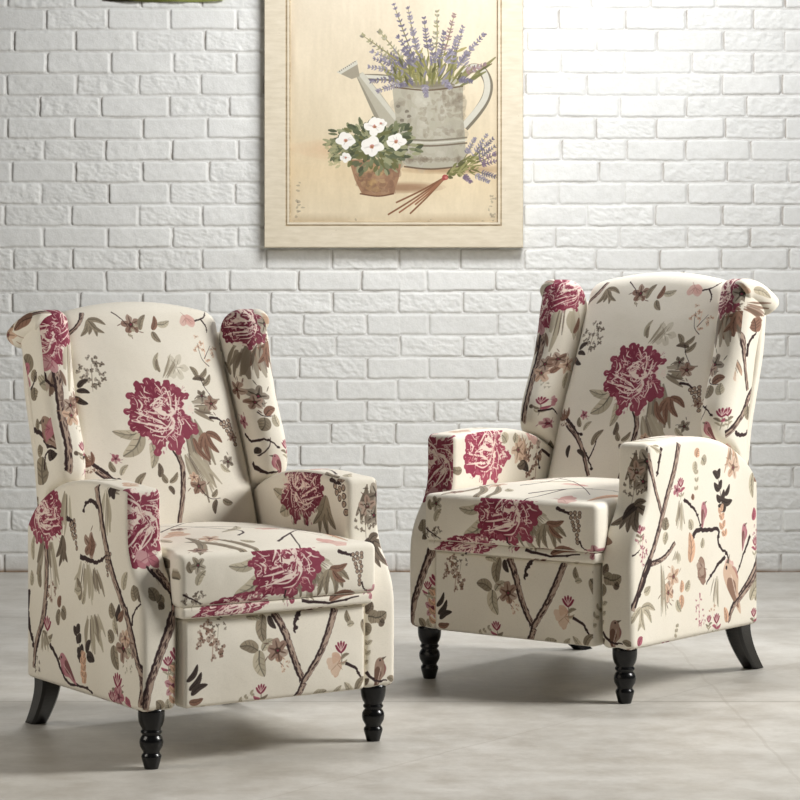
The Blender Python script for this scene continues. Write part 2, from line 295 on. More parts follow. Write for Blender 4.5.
# ---- the floral print, panel by panel, in metres on each panel of cloth
PRINT = {
 'back': [
  ('streak',(0.064,0.273),(0.094,0.055),0.06), ('streak',(0.08,0.285),(0.169,0.27),0.05), ('streak',(0.048,0.184),(0.105,0.08),0.05,'light'), ('branch',[(0.012,0.195),(0.031,0.146),(0.025,0.084),(0.002,-0.003)],0.018), 
  ('leaf',(-0.047,0.232),(-0.131,0.231),0.024,'light'), ('leaf',(-0.059,0.226),(-0.114,0.171),0.034,'light'), ('leaf',(-0.039,0.2),(-0.047,0.14),0.022,'light'), 
  ('peony',(-0.002,0.267),0.082), ('fan',(0.11,0.22),0.06,-1.3,'brown'), ('leaf',(0.073,0.209),(0.111,0.149),0.014,'brown'), ('branch',[(-0.151,0.519),(-0.169,0.49),(-0.209,0.455)],0.012), 
  ('fan',(-0.144,0.502),0.045,-1.2,'olive',5,1.8), ('flower',(-0.037,0.489),0.024), ('leaf',(-0.016,0.475),(0.005,0.513),0.014,'olive'), ('leaf',(0.016,0.475),(0.029,0.51),0.014,'brown'), 
  ('leaf',(0.032,0.488),(0.066,0.497),0.016,'light'), ('leaf',(0.015,0.471),(0.032,0.445),0.016,'olive'), ('twig',[(-0.08,0.521),(-0.058,0.502),(-0.045,0.482)],0.002), 
  ('sprig',(-0.049,0.456),(-0.028,0.485),'light',3,0.004), ('petal',(0.116,0.505),0.028), ('twig',[(0.137,0.497),(0.163,0.504),(0.179,0.518)],0.003), ('twig',[(0.155,0.502),(0.166,0.483),(0.166,0.467)],0.003), 
  ('spray',(-0.158,0.374),0.034,0.04), ('leaf',(-0.194,0.337),(-0.168,0.356),0.012,'dark'), ('leaf',(-0.198,0.328),(-0.169,0.324),0.012,'dark'), ('leaf',(-0.205,0.316),(-0.177,0.298),0.014,'dark'), 
  ('leaf',(-0.211,0.294),(-0.195,0.312),0.01,'brown'), ('leaf',(0.005,0.375),(0.019,0.419),0.012,'light'), ('leaf',(0.014,0.371),(0.013,0.404),0.01,'olive'), 
  ('pale',(0.06,0.383),0.03), ('streak',(0.022,0.352),(0.068,0.416),0.02,'light'), ('leaf',(0.114,0.356),(0.098,0.383),0.014,'olive'), ('leaf',(0.121,0.356),(0.144,0.378),0.012,'olive'), 
  ('leaf',(0.134,0.349),(0.099,0.352),0.013,'dusk'), ('leaf',(0.125,0.336),(0.151,0.362),0.013,'olive'), ('twig',[(0.121,0.356),(0.13,0.33),(0.147,0.303)],0.0015), 
  ('spray',(0.148,0.428),0.03,0.04,'tan',10), ('twig',[(0.154,0.382),(0.137,0.402),(0.132,0.441)],0.0012), ('twig',[(0.144,0.401),(0.168,0.434)],0.0012), 
  ('flower',(0.14,0.29),0.02), ('flower',(0.117,0.31),0.016,'dusk'), ('twig',[(0.127,0.256),(0.152,0.252),(0.169,0.239)],0.005), ('grape',(0.17,0.244),(0.191,0.189),0.034), 
  ('flower',(0.068,0.092),0.022), ('flower',(0.059,0.114),0.013,'tan'), ('leaf',(0.1,0.065),(0.117,0.082),0.012,'olive'), ('leaf',(0.129,0.056),(0.155,0.047),0.016,'olive'), 
  ('leaf',(0.112,0.057),(0.103,0.023),0.013,'dusk'), ('twig',[(0.075,0.081),(0.095,0.061),(0.123,0.06)],0.0015), ('leaf',(-0.012,0.104),(-0.021,0.126),0.014,'olive'), 
  ('leaf',(-0.007,0.104),(0.017,0.128),0.012,'olive'), ('leaf',(-0.011,0.095),(0.0,0.075),0.012,'dusk'), ('twig',[(-0.2,0.162),(-0.176,0.145),(-0.147,0.119),(-0.128,0.116)],0.007), 
  ('spray',(-0.194,0.156),0.02,0.02,'brown',10), ('leaf',(-0.138,0.135),(-0.147,0.16),0.014,'olive'), ('leaf',(-0.126,0.126),(-0.105,0.15),0.012,'light'), 
  ('flower',(-0.133,0.166),0.012,'rose'), ('flower',(0.16,0.147),0.016,'dusk'), ('flower',(0.185,0.205),0.012), ('leaf',(0.138,0.142),(0.162,0.122),0.012,'light'), 
  ('twig',[(-0.194,0.159),(-0.156,0.127),(-0.113,0.075),(-0.079,0.024)],0.006), ('branch',[(-0.182,0.139),(-0.127,0.088),(-0.088,0.01)],0.016), ('fan',(-0.192,0.153),0.035,2.2,'brown'), 
  ('leaf',(-0.093,0.089),(-0.064,0.13),0.016,'olive'), ('leaf',(-0.031,0.118),(-0.028,0.152),0.014,'dusk'), ('twig',[(-0.097,0.049),(-0.084,0.083),(-0.08,0.11)],0.003), 
  ('leaf',(-0.162,0.086),(-0.162,0.053),0.012,'dark'), ('leaf',(-0.136,0.074),(-0.109,0.055),0.012,'dark'), 
 ],
 'seat_front': [
  ('leaf',(-0.063,0.431),(-0.133,0.421),0.022,'light'), ('leaf',(-0.052,0.401),(-0.12,0.359),0.034,'light'), ('leaf',(-0.039,0.388),(-0.066,0.349),0.024,'olive'), 
  ('streak',(0.026,0.402),(0.036,0.342),0.05), ('streak',(0.06,0.411),(0.102,0.349),0.06,'olive'), ('streak',(0.074,0.422),(0.116,0.384),0.04,'light'), ('peony',(0.005,0.418),0.082,0.075,0.5), 
  ('fan',(0.113,0.399),0.06,-1.2,'olive',5), ('leaf',(0.116,0.402),(0.162,0.408),0.014,'brown'), ('leaf',(0.123,0.395),(0.158,0.369),0.013,'brown'), ('twig',[(0.141,0.437),(0.162,0.429),(0.183,0.424)],0.006), 
  ('grape',(0.19,0.427),(0.197,0.36),0.032), ('twig',[(0.201,0.366),(0.208,0.351),(0.223,0.341)],0.003), ('flower',(0.237,0.34),0.018,'rose'), ('twig',[(0.005,0.362),(0.005,0.347),(0.019,0.34)],0.003), 
  ('leaf',(-0.243,0.398),(-0.248,0.44),0.012,'olive'), ('leaf',(-0.219,0.412),(-0.224,0.436),0.014,'olive'), ('leaf',(-0.207,0.385),(-0.187,0.415),0.016,'light'), 
  ('flower',(-0.204,0.427),0.018,'olive'), ('spray',(-0.213,0.355),0.026,0.02,'dusk',14), ('twig',[(-0.237,0.367),(-0.219,0.358),(-0.195,0.345)],0.003), 
  
 ],
 'seat_top': [
  ('flower',(-0.11,0.081),0.024,'tan'), ('leaf',(-0.057,0.121),(0.032,0.217),0.02,'light'), ('leaf',(-0.195,-0.03),(-0.144,0.129),0.02,'olive'), ('flower',(0.093,0.341),0.02,'brown'), 
  ('petal',(0.069,0.14),0.032,'pink'), ('leaf',(-0.029,0.027),(-0.056,0.045),0.018,'light'), ('twig',[(0.023,0.018),(0.088,0.076),(0.166,0.154)],0.004), 
  ('twig',[(0.088,0.076),(0.051,-0.026),(0.016,-0.1)],0.003), ('twig',[(0.166,0.154),(0.204,0.156)],0.003), ('petal',(0.138,-0.009),0.04,'pink'), ('leaf',(0.255,0.177),(0.193,0.005),0.022,'tan'), 
  ('flower',(-0.096,0.25),0.02), ('twig',[(-0.139,0.253),(-0.05,0.326),(0.047,0.428)],0.004), ('leaf',(-0.01,0.353),(0.076,0.437),0.02,'olive'), ('pale',(0.141,0.365),0.03), 
  ('flower',(0.222,0.254),0.022,'tan'), ('petal',(-0.132,0.193),0.04,'tan'), ('twig',[(-0.043,0.076),(-0.013,0.136),(-0.102,0.372)],0.004), ('leaf',(-0.186,0.112),(-0.211,0.207),0.02,'light'), 
  ('leaf',(-0.085,-0.064),(-0.168,0.088),0.02,'olive'), ('flower',(-0.18,0.005),0.022,'brown'), ('leaf',(-0.058,-0.042),(-0.101,0.068),0.018,'olive'), ('twig',[(-0.052,0.255),(0.042,0.18),(0.163,0.063)],0.003), 
  
 ],
 'footrest': [
  ('branch',[(-0.01,0.313),(0.009,0.283),(0.024,0.246),(0.04,0.204),(0.062,0.16)],0.022), ('branch',[(0.147,0.311),(0.134,0.279),(0.113,0.233),(0.089,0.193),(0.062,0.157)],0.022), 
  ('twig',[(0.054,0.306),(0.044,0.292),(0.039,0.263)],0.008), ('twig',[(0.054,0.306),(0.058,0.312)],0.005), ('leaf',(-0.035,0.31),(-0.035,0.248),0.026,'olive'), 
  ('leaf',(-0.052,0.235),(-0.096,0.247),0.026,'olive'), ('leaf',(-0.049,0.235),(-0.035,0.178),0.03,'light'), ('leaf',(-0.042,0.234),(-0.013,0.255),0.018,'light'), 
  ('leaf',(-0.076,0.307),(-0.042,0.299),0.016,'light'), ('leaf',(-0.021,0.306),(-0.006,0.278),0.014,'dark'), ('flower',(-0.004,0.231),0.026,'brown',6), ('spray',(0.009,0.203),0.018,0.018,'tan',8), 
  ('spray',(-0.159,0.267),0.036,0.04,'brown',20), ('spray',(-0.146,0.289),0.02,0.02,'dusk',8), ('bell',(0.159,0.22),0.024), ('petal',(0.149,0.188),0.03,'tan'), 
  ('twig',[(0.171,0.189),(0.198,0.175),(0.213,0.153),(0.231,0.145)],0.005), ('leaf',(0.184,0.275),(0.176,0.303),0.014,'olive'), ('leaf',(0.216,0.279),(0.227,0.239),0.022,'olive'), 
  ('leaf',(0.177,0.27),(0.195,0.272),0.014,'light'), ('leaf',(0.223,0.29),(0.236,0.314),0.014,'brown'), ('branch',[(0.065,0.156),(0.055,0.135),(0.037,0.109)],0.02), 
  ('bell',(-0.042,0.148),0.02), ('leaf',(-0.214,0.164),(-0.186,0.2),0.014,'dark'), ('leaf',(-0.209,0.153),(-0.171,0.173),0.014,'dark'), ('leaf',(-0.219,0.182),(-0.195,0.217),0.012,'dark'), 
  ('leaf',(-0.214,0.139),(-0.181,0.144),0.014,'brown'), ('leaf',(0.09,0.123),(0.124,0.133),0.028,'light'), ('leaf',(0.144,0.105),(0.162,0.14),0.016,'light'), 
  ('leaf',(0.188,0.109),(0.17,0.146),0.016,'light'), ('leaf',(0.201,0.126),(0.224,0.154),0.016,'olive'), ('sprig',(-0.099,0.128),(-0.064,0.142),'light',3,0.005), 
  
 ],
 'side_left': [
  ('streak',(0.451,0.455),(0.451,0.355),0.08), ('streak',(0.438,0.44),(0.419,0.314),0.07,'light'), ('streak',(0.35,0.563),(0.35,0.464),0.07,'light'), ('streak',(0.156,0.581),(0.156,0.464),0.05,'light'), 
  ('branch',[(0.458,0.438),(0.449,0.372),(0.467,0.286),(0.501,0.215),(0.517,0.185)],0.024), ('twig',[(0.546,0.323),(0.556,0.265),(0.54,0.227),(0.519,0.196)],0.01), 
  ('peony',(0.464,0.499),0.088,0.062,0.1), ('leaf',(0.523,0.393),(0.517,0.45),0.02,'light'), ('leaf',(0.536,0.335),(0.533,0.369),0.022,'light'), ('leaf',(0.484,0.335),(0.484,0.385),0.022,'olive'), 
  ('twig',[(0.35,0.502),(0.318,0.494),(0.306,0.468)],0.008), ('grape',(0.322,0.494),(0.297,0.441),0.036), ('fan',(0.368,0.462),0.07,-1.5,'dusk',4,1.0), ('branch',[(0.208,0.583),(0.189,0.531),(0.161,0.459),(0.13,0.403),(0.092,0.354),(0.061,0.31),(0.035,0.235)],0.026), 
  ('twig',[(0.201,0.533),(0.221,0.547),(0.251,0.542),(0.269,0.522)],0.008), ('streak',(0.156,0.589),(0.074,0.592),0.03,'dusk'), ('leaf',(0.132,0.583),(0.121,0.56),0.022,'dark'), 
  ('leaf',(0.15,0.582),(0.144,0.561),0.016,'dark'), ('flower',(0.233,0.452),0.03,'brown'), ('leaf',(0.233,0.431),(0.227,0.474),0.03,'brown'), ('twig',[(0.281,0.424),(0.227,0.418),(0.185,0.422),(0.153,0.441)],0.008), 
  ('grape',(0.15,0.441),(0.15,0.396),0.03), ('streak',(0.257,0.418),(0.269,0.33),0.08,'light'), ('streak',(0.215,0.405),(0.191,0.338),0.05,'olive'), ('streak',(0.227,0.302),(0.215,0.218),0.08,'light'), 
  ('spray',(0.426,0.341),0.03,0.03,'brown',12), ('leaf',(0.387,0.301),(0.375,0.327),0.02,'brown'), ('leaf',(0.381,0.296),(0.394,0.261),0.02,'olive'), ('leaf',(0.372,0.297),(0.35,0.283),0.024,'olive'), 
  ('leaf',(0.281,0.328),(0.294,0.376),0.024,'olive'), ('leaf',(0.275,0.351),(0.306,0.35),0.018,'light'), ('leaf',(0.269,0.322),(0.261,0.352),0.018,'light'), 
  ('leaf',(0.023,0.356),(0.035,0.386),0.03,'olive'), ('leaf',(0.012,0.352),(-0.005,0.38),0.02,'dusk'), ('twig',[(0.04,0.302),(0.035,0.324),(0.007,0.353)],0.005), 
  ('leaf',(0.121,0.309),(0.132,0.339),0.03,'olive'), ('leaf',(0.115,0.304),(0.097,0.34),0.02,'dark'), ('leaf',(0.103,0.306),(0.08,0.329),0.018,'brown'), 
  ('leaf',(0.08,0.371),(0.063,0.41),0.024,'light'), ('branch',[(0.454,0.31),(0.471,0.263),(0.507,0.213),(0.522,0.15)],0.024), ('twig',[(0.551,0.274),(0.542,0.234),(0.519,0.201)],0.009), 
  ('spray',(0.501,0.163),0.022,0.022,'dusk',8), ('bell',(0.448,0.253),0.03), ('leaf',(0.391,0.287),(0.387,0.262),0.022,'olive'), ('leaf',(0.373,0.299),(0.351,0.284),0.024,'olive'), 
  ('twig',[(0.436,0.214),(0.402,0.191),(0.379,0.164),(0.345,0.141),(0.262,0.141),(0.229,0.135)],0.007), ('bird',(0.353,0.177),0.05,1,'rose',-0.3), ('sprig',(0.273,0.183),(0.293,0.259),'dark',4,0.014), 
  ('leaf',(0.251,0.208),(0.213,0.205),0.024,'dark'), ('leaf',(0.251,0.218),(0.231,0.247),0.018,'dark'), ('leaf',(0.275,0.202),(0.297,0.204),0.02,'dark'), 
  ('sprig',(0.267,0.14),(0.267,0.208),'tan',5,0.012), ('branch',[(0.071,0.332),(0.042,0.279),(0.02,0.23),(-0.0,0.191),(0.008,0.134)],0.026), ('leaf',(0.128,0.254),(0.149,0.276),0.03,'olive'), 
  ('leaf',(0.123,0.25),(0.102,0.201),0.034,'olive'), ('leaf',(0.107,0.276),(0.118,0.313),0.022,'light'), ('flower',(0.079,0.249),0.032,'brown'), ('flower',(0.071,0.271),0.02,'tan'), 
  ('spray',(0.061,0.216),0.02,0.02,'light',8), ('bell',(0.107,0.172),0.03), ('bell',(0.133,0.135),0.026), ('flower',(0.102,0.144),0.024,'rose'), ('leaf',(0.045,0.241),(0.063,0.251),0.02,'light'), 
  ('leaf',(0.05,0.132),(0.071,0.148),0.02,'rose'), ('streak',(0.213,0.307),(0.197,0.246),0.06,'light'), ('streak',(0.466,0.238),(0.454,0.194),0.04,'light'), 
  
 ],
 'front_left': [
  ('streak',(-0.267,0.415),(-0.249,0.382),0.02,'light'), ('branch',[(-0.265,0.415),(-0.249,0.387),(-0.235,0.36),(-0.243,0.308),(-0.263,0.268),(-0.281,0.233)],0.024), 
  ('peony',(-0.293,0.508),0.082,0.085,1.2), ('petal',(-0.273,0.439),0.03,'rose'), ('twig',[(-0.281,0.421),(-0.267,0.399),(-0.252,0.388)],0.004), ('leaf',(-0.281,0.353),(-0.29,0.38),0.026,'olive'), 
  ('leaf',(-0.278,0.35),(-0.264,0.365),0.022,'olive'), ('leaf',(-0.276,0.345),(-0.264,0.336),0.018,'dusk'), ('petal',(-0.225,0.328),0.022,'pink'), ('leaf',(-0.328,0.429),(-0.333,0.443),0.016,'olive'), 
  ('branch',[(-0.24,0.331),(-0.259,0.281),(-0.28,0.231),(-0.299,0.18),(-0.308,0.125)],0.026), ('bell',(-0.233,0.236),0.028), ('bell',(-0.256,0.224),0.018), 
  ('flower',(-0.243,0.173),0.022,'rose'), ('sprig',(-0.235,0.127),(-0.24,0.208),'tan',4,0.008), ('leaf',(-0.27,0.126),(-0.283,0.146),0.02,'olive'), ('leaf',(-0.248,0.124),(-0.256,0.148),0.016,'light'), 
  
 ],
 'front_right': [
  ('streak',(0.292,0.575),(0.299,0.469),0.06,'dusk'), ('flower',(0.312,0.543),0.028,'dusk'), ('flower',(0.285,0.519),0.024,'brown'), ('flower',(0.302,0.497),0.024,'dusk'), 
  ('spray',(0.279,0.485),0.03,0.04,'dusk',12), ('leaf',(0.309,0.57),(0.328,0.577),0.018,'dark'), ('leaf',(0.315,0.476),(0.325,0.487),0.016,'dark'), ('fan',(0.292,0.443),0.07,-1.6,'dusk',5,1.7), 
  ('leaf',(0.295,0.446),(0.265,0.411),0.02,'dark'), ('leaf',(0.285,0.443),(0.312,0.453),0.016,'dusk'), ('petal',(0.232,0.364),0.024,'brown'), ('leaf',(0.235,0.291),(0.252,0.314),0.02,'dusk'), 
  ('leaf',(0.242,0.283),(0.269,0.27),0.03,'olive'), ('leaf',(0.235,0.268),(0.235,0.24),0.024,'olive'), ('leaf',(0.259,0.278),(0.289,0.289),0.028,'olive'), 
  ('leaf',(0.272,0.271),(0.285,0.266),0.02,'dusk'), ('sprig',(0.229,0.171),(0.242,0.223),'light',3,0.007), ('leaf',(0.227,0.191),(0.229,0.208),0.014,'dusk'), 
  ('bird',(0.269,0.161),0.04,1,'brown',0.5), ('twig',[(0.239,0.161),(0.259,0.14),(0.292,0.138)],0.005), ('leaf',(0.232,0.126),(0.245,0.145),0.014,'dusk'), 
  ('leaf',(0.312,0.134),(0.292,0.143),0.014,'olive'), 
 ],
 'inner_right': [
  ('leaf',(0.308,0.533),(0.389,0.537),0.03,'light'), ('leaf',(0.308,0.521),(0.358,0.485),0.04,'light'), ('streak',(0.235,0.538),(0.223,0.47),0.1,'olive'), 
  ('streak',(0.284,0.516),(0.272,0.466),0.07,'light'), ('branch',[(0.248,0.519),(0.241,0.463)],0.03), ('peony',(0.26,0.546),0.085,0.07,0,0,0.85), ('fan',(0.158,0.538),0.09,-1.5,'olive',4,1.2), 
  ('grape',(0.106,0.572),(0.077,0.507),0.05), ('twig',[(0.141,0.576),(0.118,0.571),(0.094,0.567)],0.007), 
 ],
 'inner_left': [
  ('peony',(0.198,0.537),0.085,0.075,0.2,0,1.15), ('leaf',(0.286,0.554),(0.265,0.573),0.03,'light'), ('streak',(0.34,0.57),(0.334,0.495),0.06,'tan'), ('flower',(0.334,0.533),0.03,'tan'), 
  ('leaf',(0.318,0.552),(0.324,0.576),0.025,'light'), ('petal',(0.394,0.561),0.03,'pink'), ('twig',[(0.471,0.51),(0.437,0.527),(0.421,0.509),(0.426,0.481)],0.006), 
  ('spray',(0.41,0.504),0.05,0.05,'brown',14), ('leaf',(0.34,0.498),(0.377,0.477),0.024,'dark'), ('leaf',(0.361,0.5),(0.329,0.493),0.02,'dusk'), ('leaf',(0.101,0.497),(0.066,0.502),0.02,'olive'), 
  
 ],
 'wing_front_left': [
  ('streak',(-0.271,0.827),(-0.268,0.765),0.05,'brown'), ('branch',[(-0.273,0.822),(-0.271,0.776),(-0.275,0.72),(-0.275,0.653),(-0.279,0.596)],0.026), ('twig',[(-0.299,0.816),(-0.293,0.794),(-0.279,0.782)],0.005), 
  ('peony',(-0.296,0.895),0.06,0.062,-0.5), ('petal',(-0.285,0.839),0.026,'rose'), ('bell',(-0.237,0.648),0.018), ('flower',(-0.252,0.72),0.024,'tan'), ('flower',(-0.249,0.742),0.02,'brown'), 
  ('leaf',(-0.231,0.719),(-0.219,0.736),0.012,'brown'), ('leaf',(-0.259,0.632),(-0.254,0.64),0.012,'dusk'), ('flower',(-0.224,0.594),0.014,'rose'), ('spray',(-0.237,0.696),0.014,0.014,'light',6), 
  
 ],
 'wing_side_left': [
  ('leaf',(0.563,0.815),(0.59,0.848),0.05,'olive'), ('leaf',(0.543,0.793),(0.536,0.821),0.03,'olive'), ('leaf',(0.517,0.788),(0.503,0.808),0.045,'light'), 
  ('leaf',(0.543,0.781),(0.536,0.753),0.04,'olive'), ('flower',(0.597,0.805),0.04,'rose'), ('twig',[(0.563,0.775),(0.543,0.793),(0.53,0.816)],0.004), ('leaf',(0.464,0.728),(0.475,0.767),0.04,'olive'), 
  ('leaf',(0.458,0.723),(0.445,0.746),0.03,'light'), ('twig',[(0.554,0.685),(0.503,0.676),(0.477,0.655),(0.438,0.648)],0.009), ('bird',(0.471,0.686),0.06,1,'brown',-0.2), 
  ('petal',(0.471,0.691),0.03,'rose'), ('leaf',(0.503,0.631),(0.517,0.653),0.03,'olive'), ('leaf',(0.497,0.564),(0.497,0.626),0.07,'olive'), ('twig',[(0.49,0.598),(0.484,0.632),(0.458,0.645)],0.005), 
  ('leaf',(0.451,0.623),(0.458,0.645),0.03,'dark'), ('leaf',(0.53,0.686),(0.53,0.711),0.02,'olive'), 
 ],
 'wing_front_right': [
  ('spray',(0.269,0.915),0.028,0.03,'dusk',12), ('streak',(0.257,0.893),(0.269,0.861),0.05,'brown'), ('twig',[(0.288,0.953),(0.312,0.942),(0.315,0.921)],0.003), 
  ('fan',(0.266,0.866),0.06,-1.2,'brown',5,1.9), ('leaf',(0.275,0.866),(0.3,0.861),0.016,'dusk'), ('flower',(0.244,0.75),0.026,'dusk'), ('flower',(0.235,0.736),0.018,'brown'), 
  ('leaf',(0.25,0.706),(0.281,0.721),0.02,'brown'), ('leaf',(0.247,0.701),(0.235,0.671),0.028,'olive'), ('twig',[(0.235,0.714),(0.247,0.704),(0.275,0.704)],0.002), 
  ('leaf',(0.281,0.68),(0.275,0.707),0.022,'light'), ('bird',(0.263,0.596),0.03,-1,'rose',0.2), ('twig',[(0.225,0.611),(0.244,0.633),(0.25,0.655)],0.002), 
  ('leaf',(0.222,0.616),(0.225,0.632),0.01,'dark'), ('bell',(0.291,0.634),0.02), ('twig',[(0.213,0.594),(0.238,0.573),(0.269,0.574)],0.006), 
 ],
 'wing_side_right': [
  ('branch',[(0.487,0.904),(0.493,0.851),(0.514,0.813),(0.516,0.758),(0.53,0.688)],0.02), ('branch',[(0.59,0.73),(0.568,0.697),(0.535,0.671),(0.503,0.629),(0.429,0.579)],0.024), 
  ('twig',[(0.525,0.769),(0.535,0.801),(0.568,0.828)],0.008), ('leaf',(0.562,0.828),(0.555,0.861),0.05,'brown'), ('leaf',(0.601,0.811),(0.603,0.849),0.03,'brown'), 
  ('streak',(0.482,0.775),(0.487,0.711),0.05,'tan'), ('leaf',(0.541,0.655),(0.546,0.622),0.04,'light'), ('leaf',(0.53,0.65),(0.535,0.617),0.03,'olive'), 
  ('twig',[(0.471,0.588),(0.509,0.581),(0.552,0.595)],0.008), ('streak',(0.525,0.893),(0.601,0.871),0.04,'brown'), ('leaf',(0.482,0.84),(0.49,0.813),0.02,'dark'), 
  ('bell',(0.445,0.637),0.02), 
 ],
 'side_right': [
  ('branch',[(0.069,0.56),(0.08,0.523),(0.097,0.477),(0.122,0.421)],0.016), ('branch',[(0.197,0.576),(0.176,0.517),(0.143,0.457),(0.114,0.396),(0.085,0.342),(0.051,0.295),(0.004,0.213)],0.022), 
  ('twig',[(0.122,0.572),(0.111,0.533),(0.101,0.505)],0.007), ('branch',[(0.072,0.311),(0.117,0.317),(0.149,0.331),(0.176,0.352)],0.016), ('streak',(0.08,0.582),(0.127,0.571),0.03,'light'), 
  ('leaf',(0.274,0.541),(0.285,0.56),0.024,'tan'), ('leaf',(0.297,0.539),(0.308,0.521),0.03,'light'), ('leaf',(0.269,0.532),(0.269,0.503),0.022,'light'), 
  ('sprig',(0.269,0.46),(0.271,0.506),'light',3,0.006), ('streak',(0.44,0.561),(0.434,0.485),0.06,'tan'), ('flower',(0.44,0.508),0.028,'tan'), ('leaf',(0.534,0.49),(0.534,0.43),0.024,'light'), 
  ('flower',(0.561,0.483),0.024,'brown'), ('leaf',(0.546,0.496),(0.564,0.513),0.018,'tan'), ('bell',(0.203,0.484),0.02), ('flower',(0.186,0.471),0.016,'rose'), 
  ('streak',(0.203,0.447),(0.197,0.379),0.04,'light'), ('leaf',(0.252,0.444),(0.253,0.458),0.014,'brown'), ('sprig',(0.393,0.393),(0.368,0.491),'dark',4,0.012), 
  ('leaf',(0.382,0.435),(0.434,0.431),0.018,'dark'), ('leaf',(0.399,0.445),(0.422,0.47),0.014,'dark'), ('sprig',(0.399,0.339),(0.382,0.411),'tan',4,0.01), 
  ('bird',(0.299,0.412),0.034,1,'rose',0.5), ('twig',[(0.216,0.447),(0.247,0.43),(0.269,0.411),(0.289,0.38)],0.006), ('twig',[(0.252,0.357),(0.274,0.372),(0.325,0.369),(0.368,0.365),(0.37,0.33),(0.411,0.303),(0.416,0.267)],0.008), 
  ('twig',[(0.399,0.301),(0.359,0.278),(0.314,0.244)],0.007), ('bell',(0.032,0.391),0.018), ('spray',(0.041,0.357),0.022,0.04,'rose',16), ('spray',(0.043,0.335),0.016,0.03,'maroon',10), 
  ('twig',[(-0.014,0.326),(0.012,0.337),(0.032,0.347)],0.003), ('leaf',(0.138,0.383),(0.143,0.411),0.03,'olive'), ('leaf',(0.143,0.377),(0.133,0.35),0.022,'light'), 
  ('leaf',(0.241,0.3),(0.238,0.37),0.03,'tan'), ('leaf',(0.247,0.375),(0.236,0.399),0.024,'light'), ('petal',(0.297,0.283),0.028,'brown'), ('petal',(0.291,0.261),0.024,'brown'), 
  ('leaf',(0.291,0.33),(0.297,0.353),0.018,'light'), ('spray',(0.552,0.345),0.02,0.03,'rose',14), ('bell',(0.546,0.321),0.02), ('bird',(0.489,0.347),0.034,1,'rose',0.5), 
  ('twig',[(0.522,0.341),(0.487,0.296),(0.457,0.251)],0.006), ('leaf',(0.534,0.376),(0.54,0.406),0.02,'rose'), ('branch',[(0.573,0.31),(0.54,0.255),(0.487,0.212),(0.442,0.181),(0.422,0.148)],0.02), 
  ('petal',(0.416,0.273),0.024,'pink'), ('bird',(0.428,0.236),0.075,1,'tan',1.2), ('leaf',(0.534,0.22),(0.57,0.253),0.03,'light'), ('leaf',(0.546,0.182),(0.564,0.229),0.03,'light'), 
  ('flower',(0.17,0.275),0.024,'tan'), ('flower',(0.143,0.241),0.026,'brown'), ('leaf',(0.203,0.235),(0.205,0.263),0.018,'tan'), ('leaf',(0.222,0.238),(0.238,0.26),0.022,'light'), 
  ('leaf',(0.203,0.229),(0.201,0.195),0.022,'tan'), ('streak',(0.186,0.334),(0.176,0.3),0.03,'light'), ('streak',(0.122,0.316),(0.133,0.19),0.02,'light'), 
  ('streak',(0.359,0.26),(0.347,0.191),0.04,'light'), ('twig',[(0.074,0.321),(0.048,0.278),(0.012,0.22)],0.012), ('fan',(0.038,0.217),0.06,-1.3,'light',5,2.2), 
  ('leaf',(0.048,0.25),(0.074,0.261),0.02,'light'), ('flower',(0.149,0.24),0.022,'tan'), ('leaf',(0.186,0.219),(0.205,0.191),0.02,'light'), ('sprig',(0.181,0.131),(0.19,0.159),'light',3,0.007), 
  ('streak',(0.127,0.282),(0.133,0.185),0.016,'light'), ('spray',(0.285,0.192),0.02,0.04,'rose',14), ('spray',(0.297,0.164),0.016,0.02,'rose',8), ('bell',(0.365,0.154),0.022), 
  ('bell',(0.33,0.158),0.016), ('spray',(0.347,0.179),0.018,0.018,'tan',8), ('bell',(0.54,0.15),0.02), ('branch',[(0.576,0.276),(0.534,0.232),(0.475,0.196),(0.44,0.175),(0.416,0.142)],0.02), 
  ('leaf',(0.522,0.185),(0.57,0.222),0.03,'light'), ('leaf',(0.411,0.143),(0.399,0.18),0.02,'tan'), ('leaf',(0.027,0.132),(0.043,0.15),0.02,'rose'), 
 ],
}

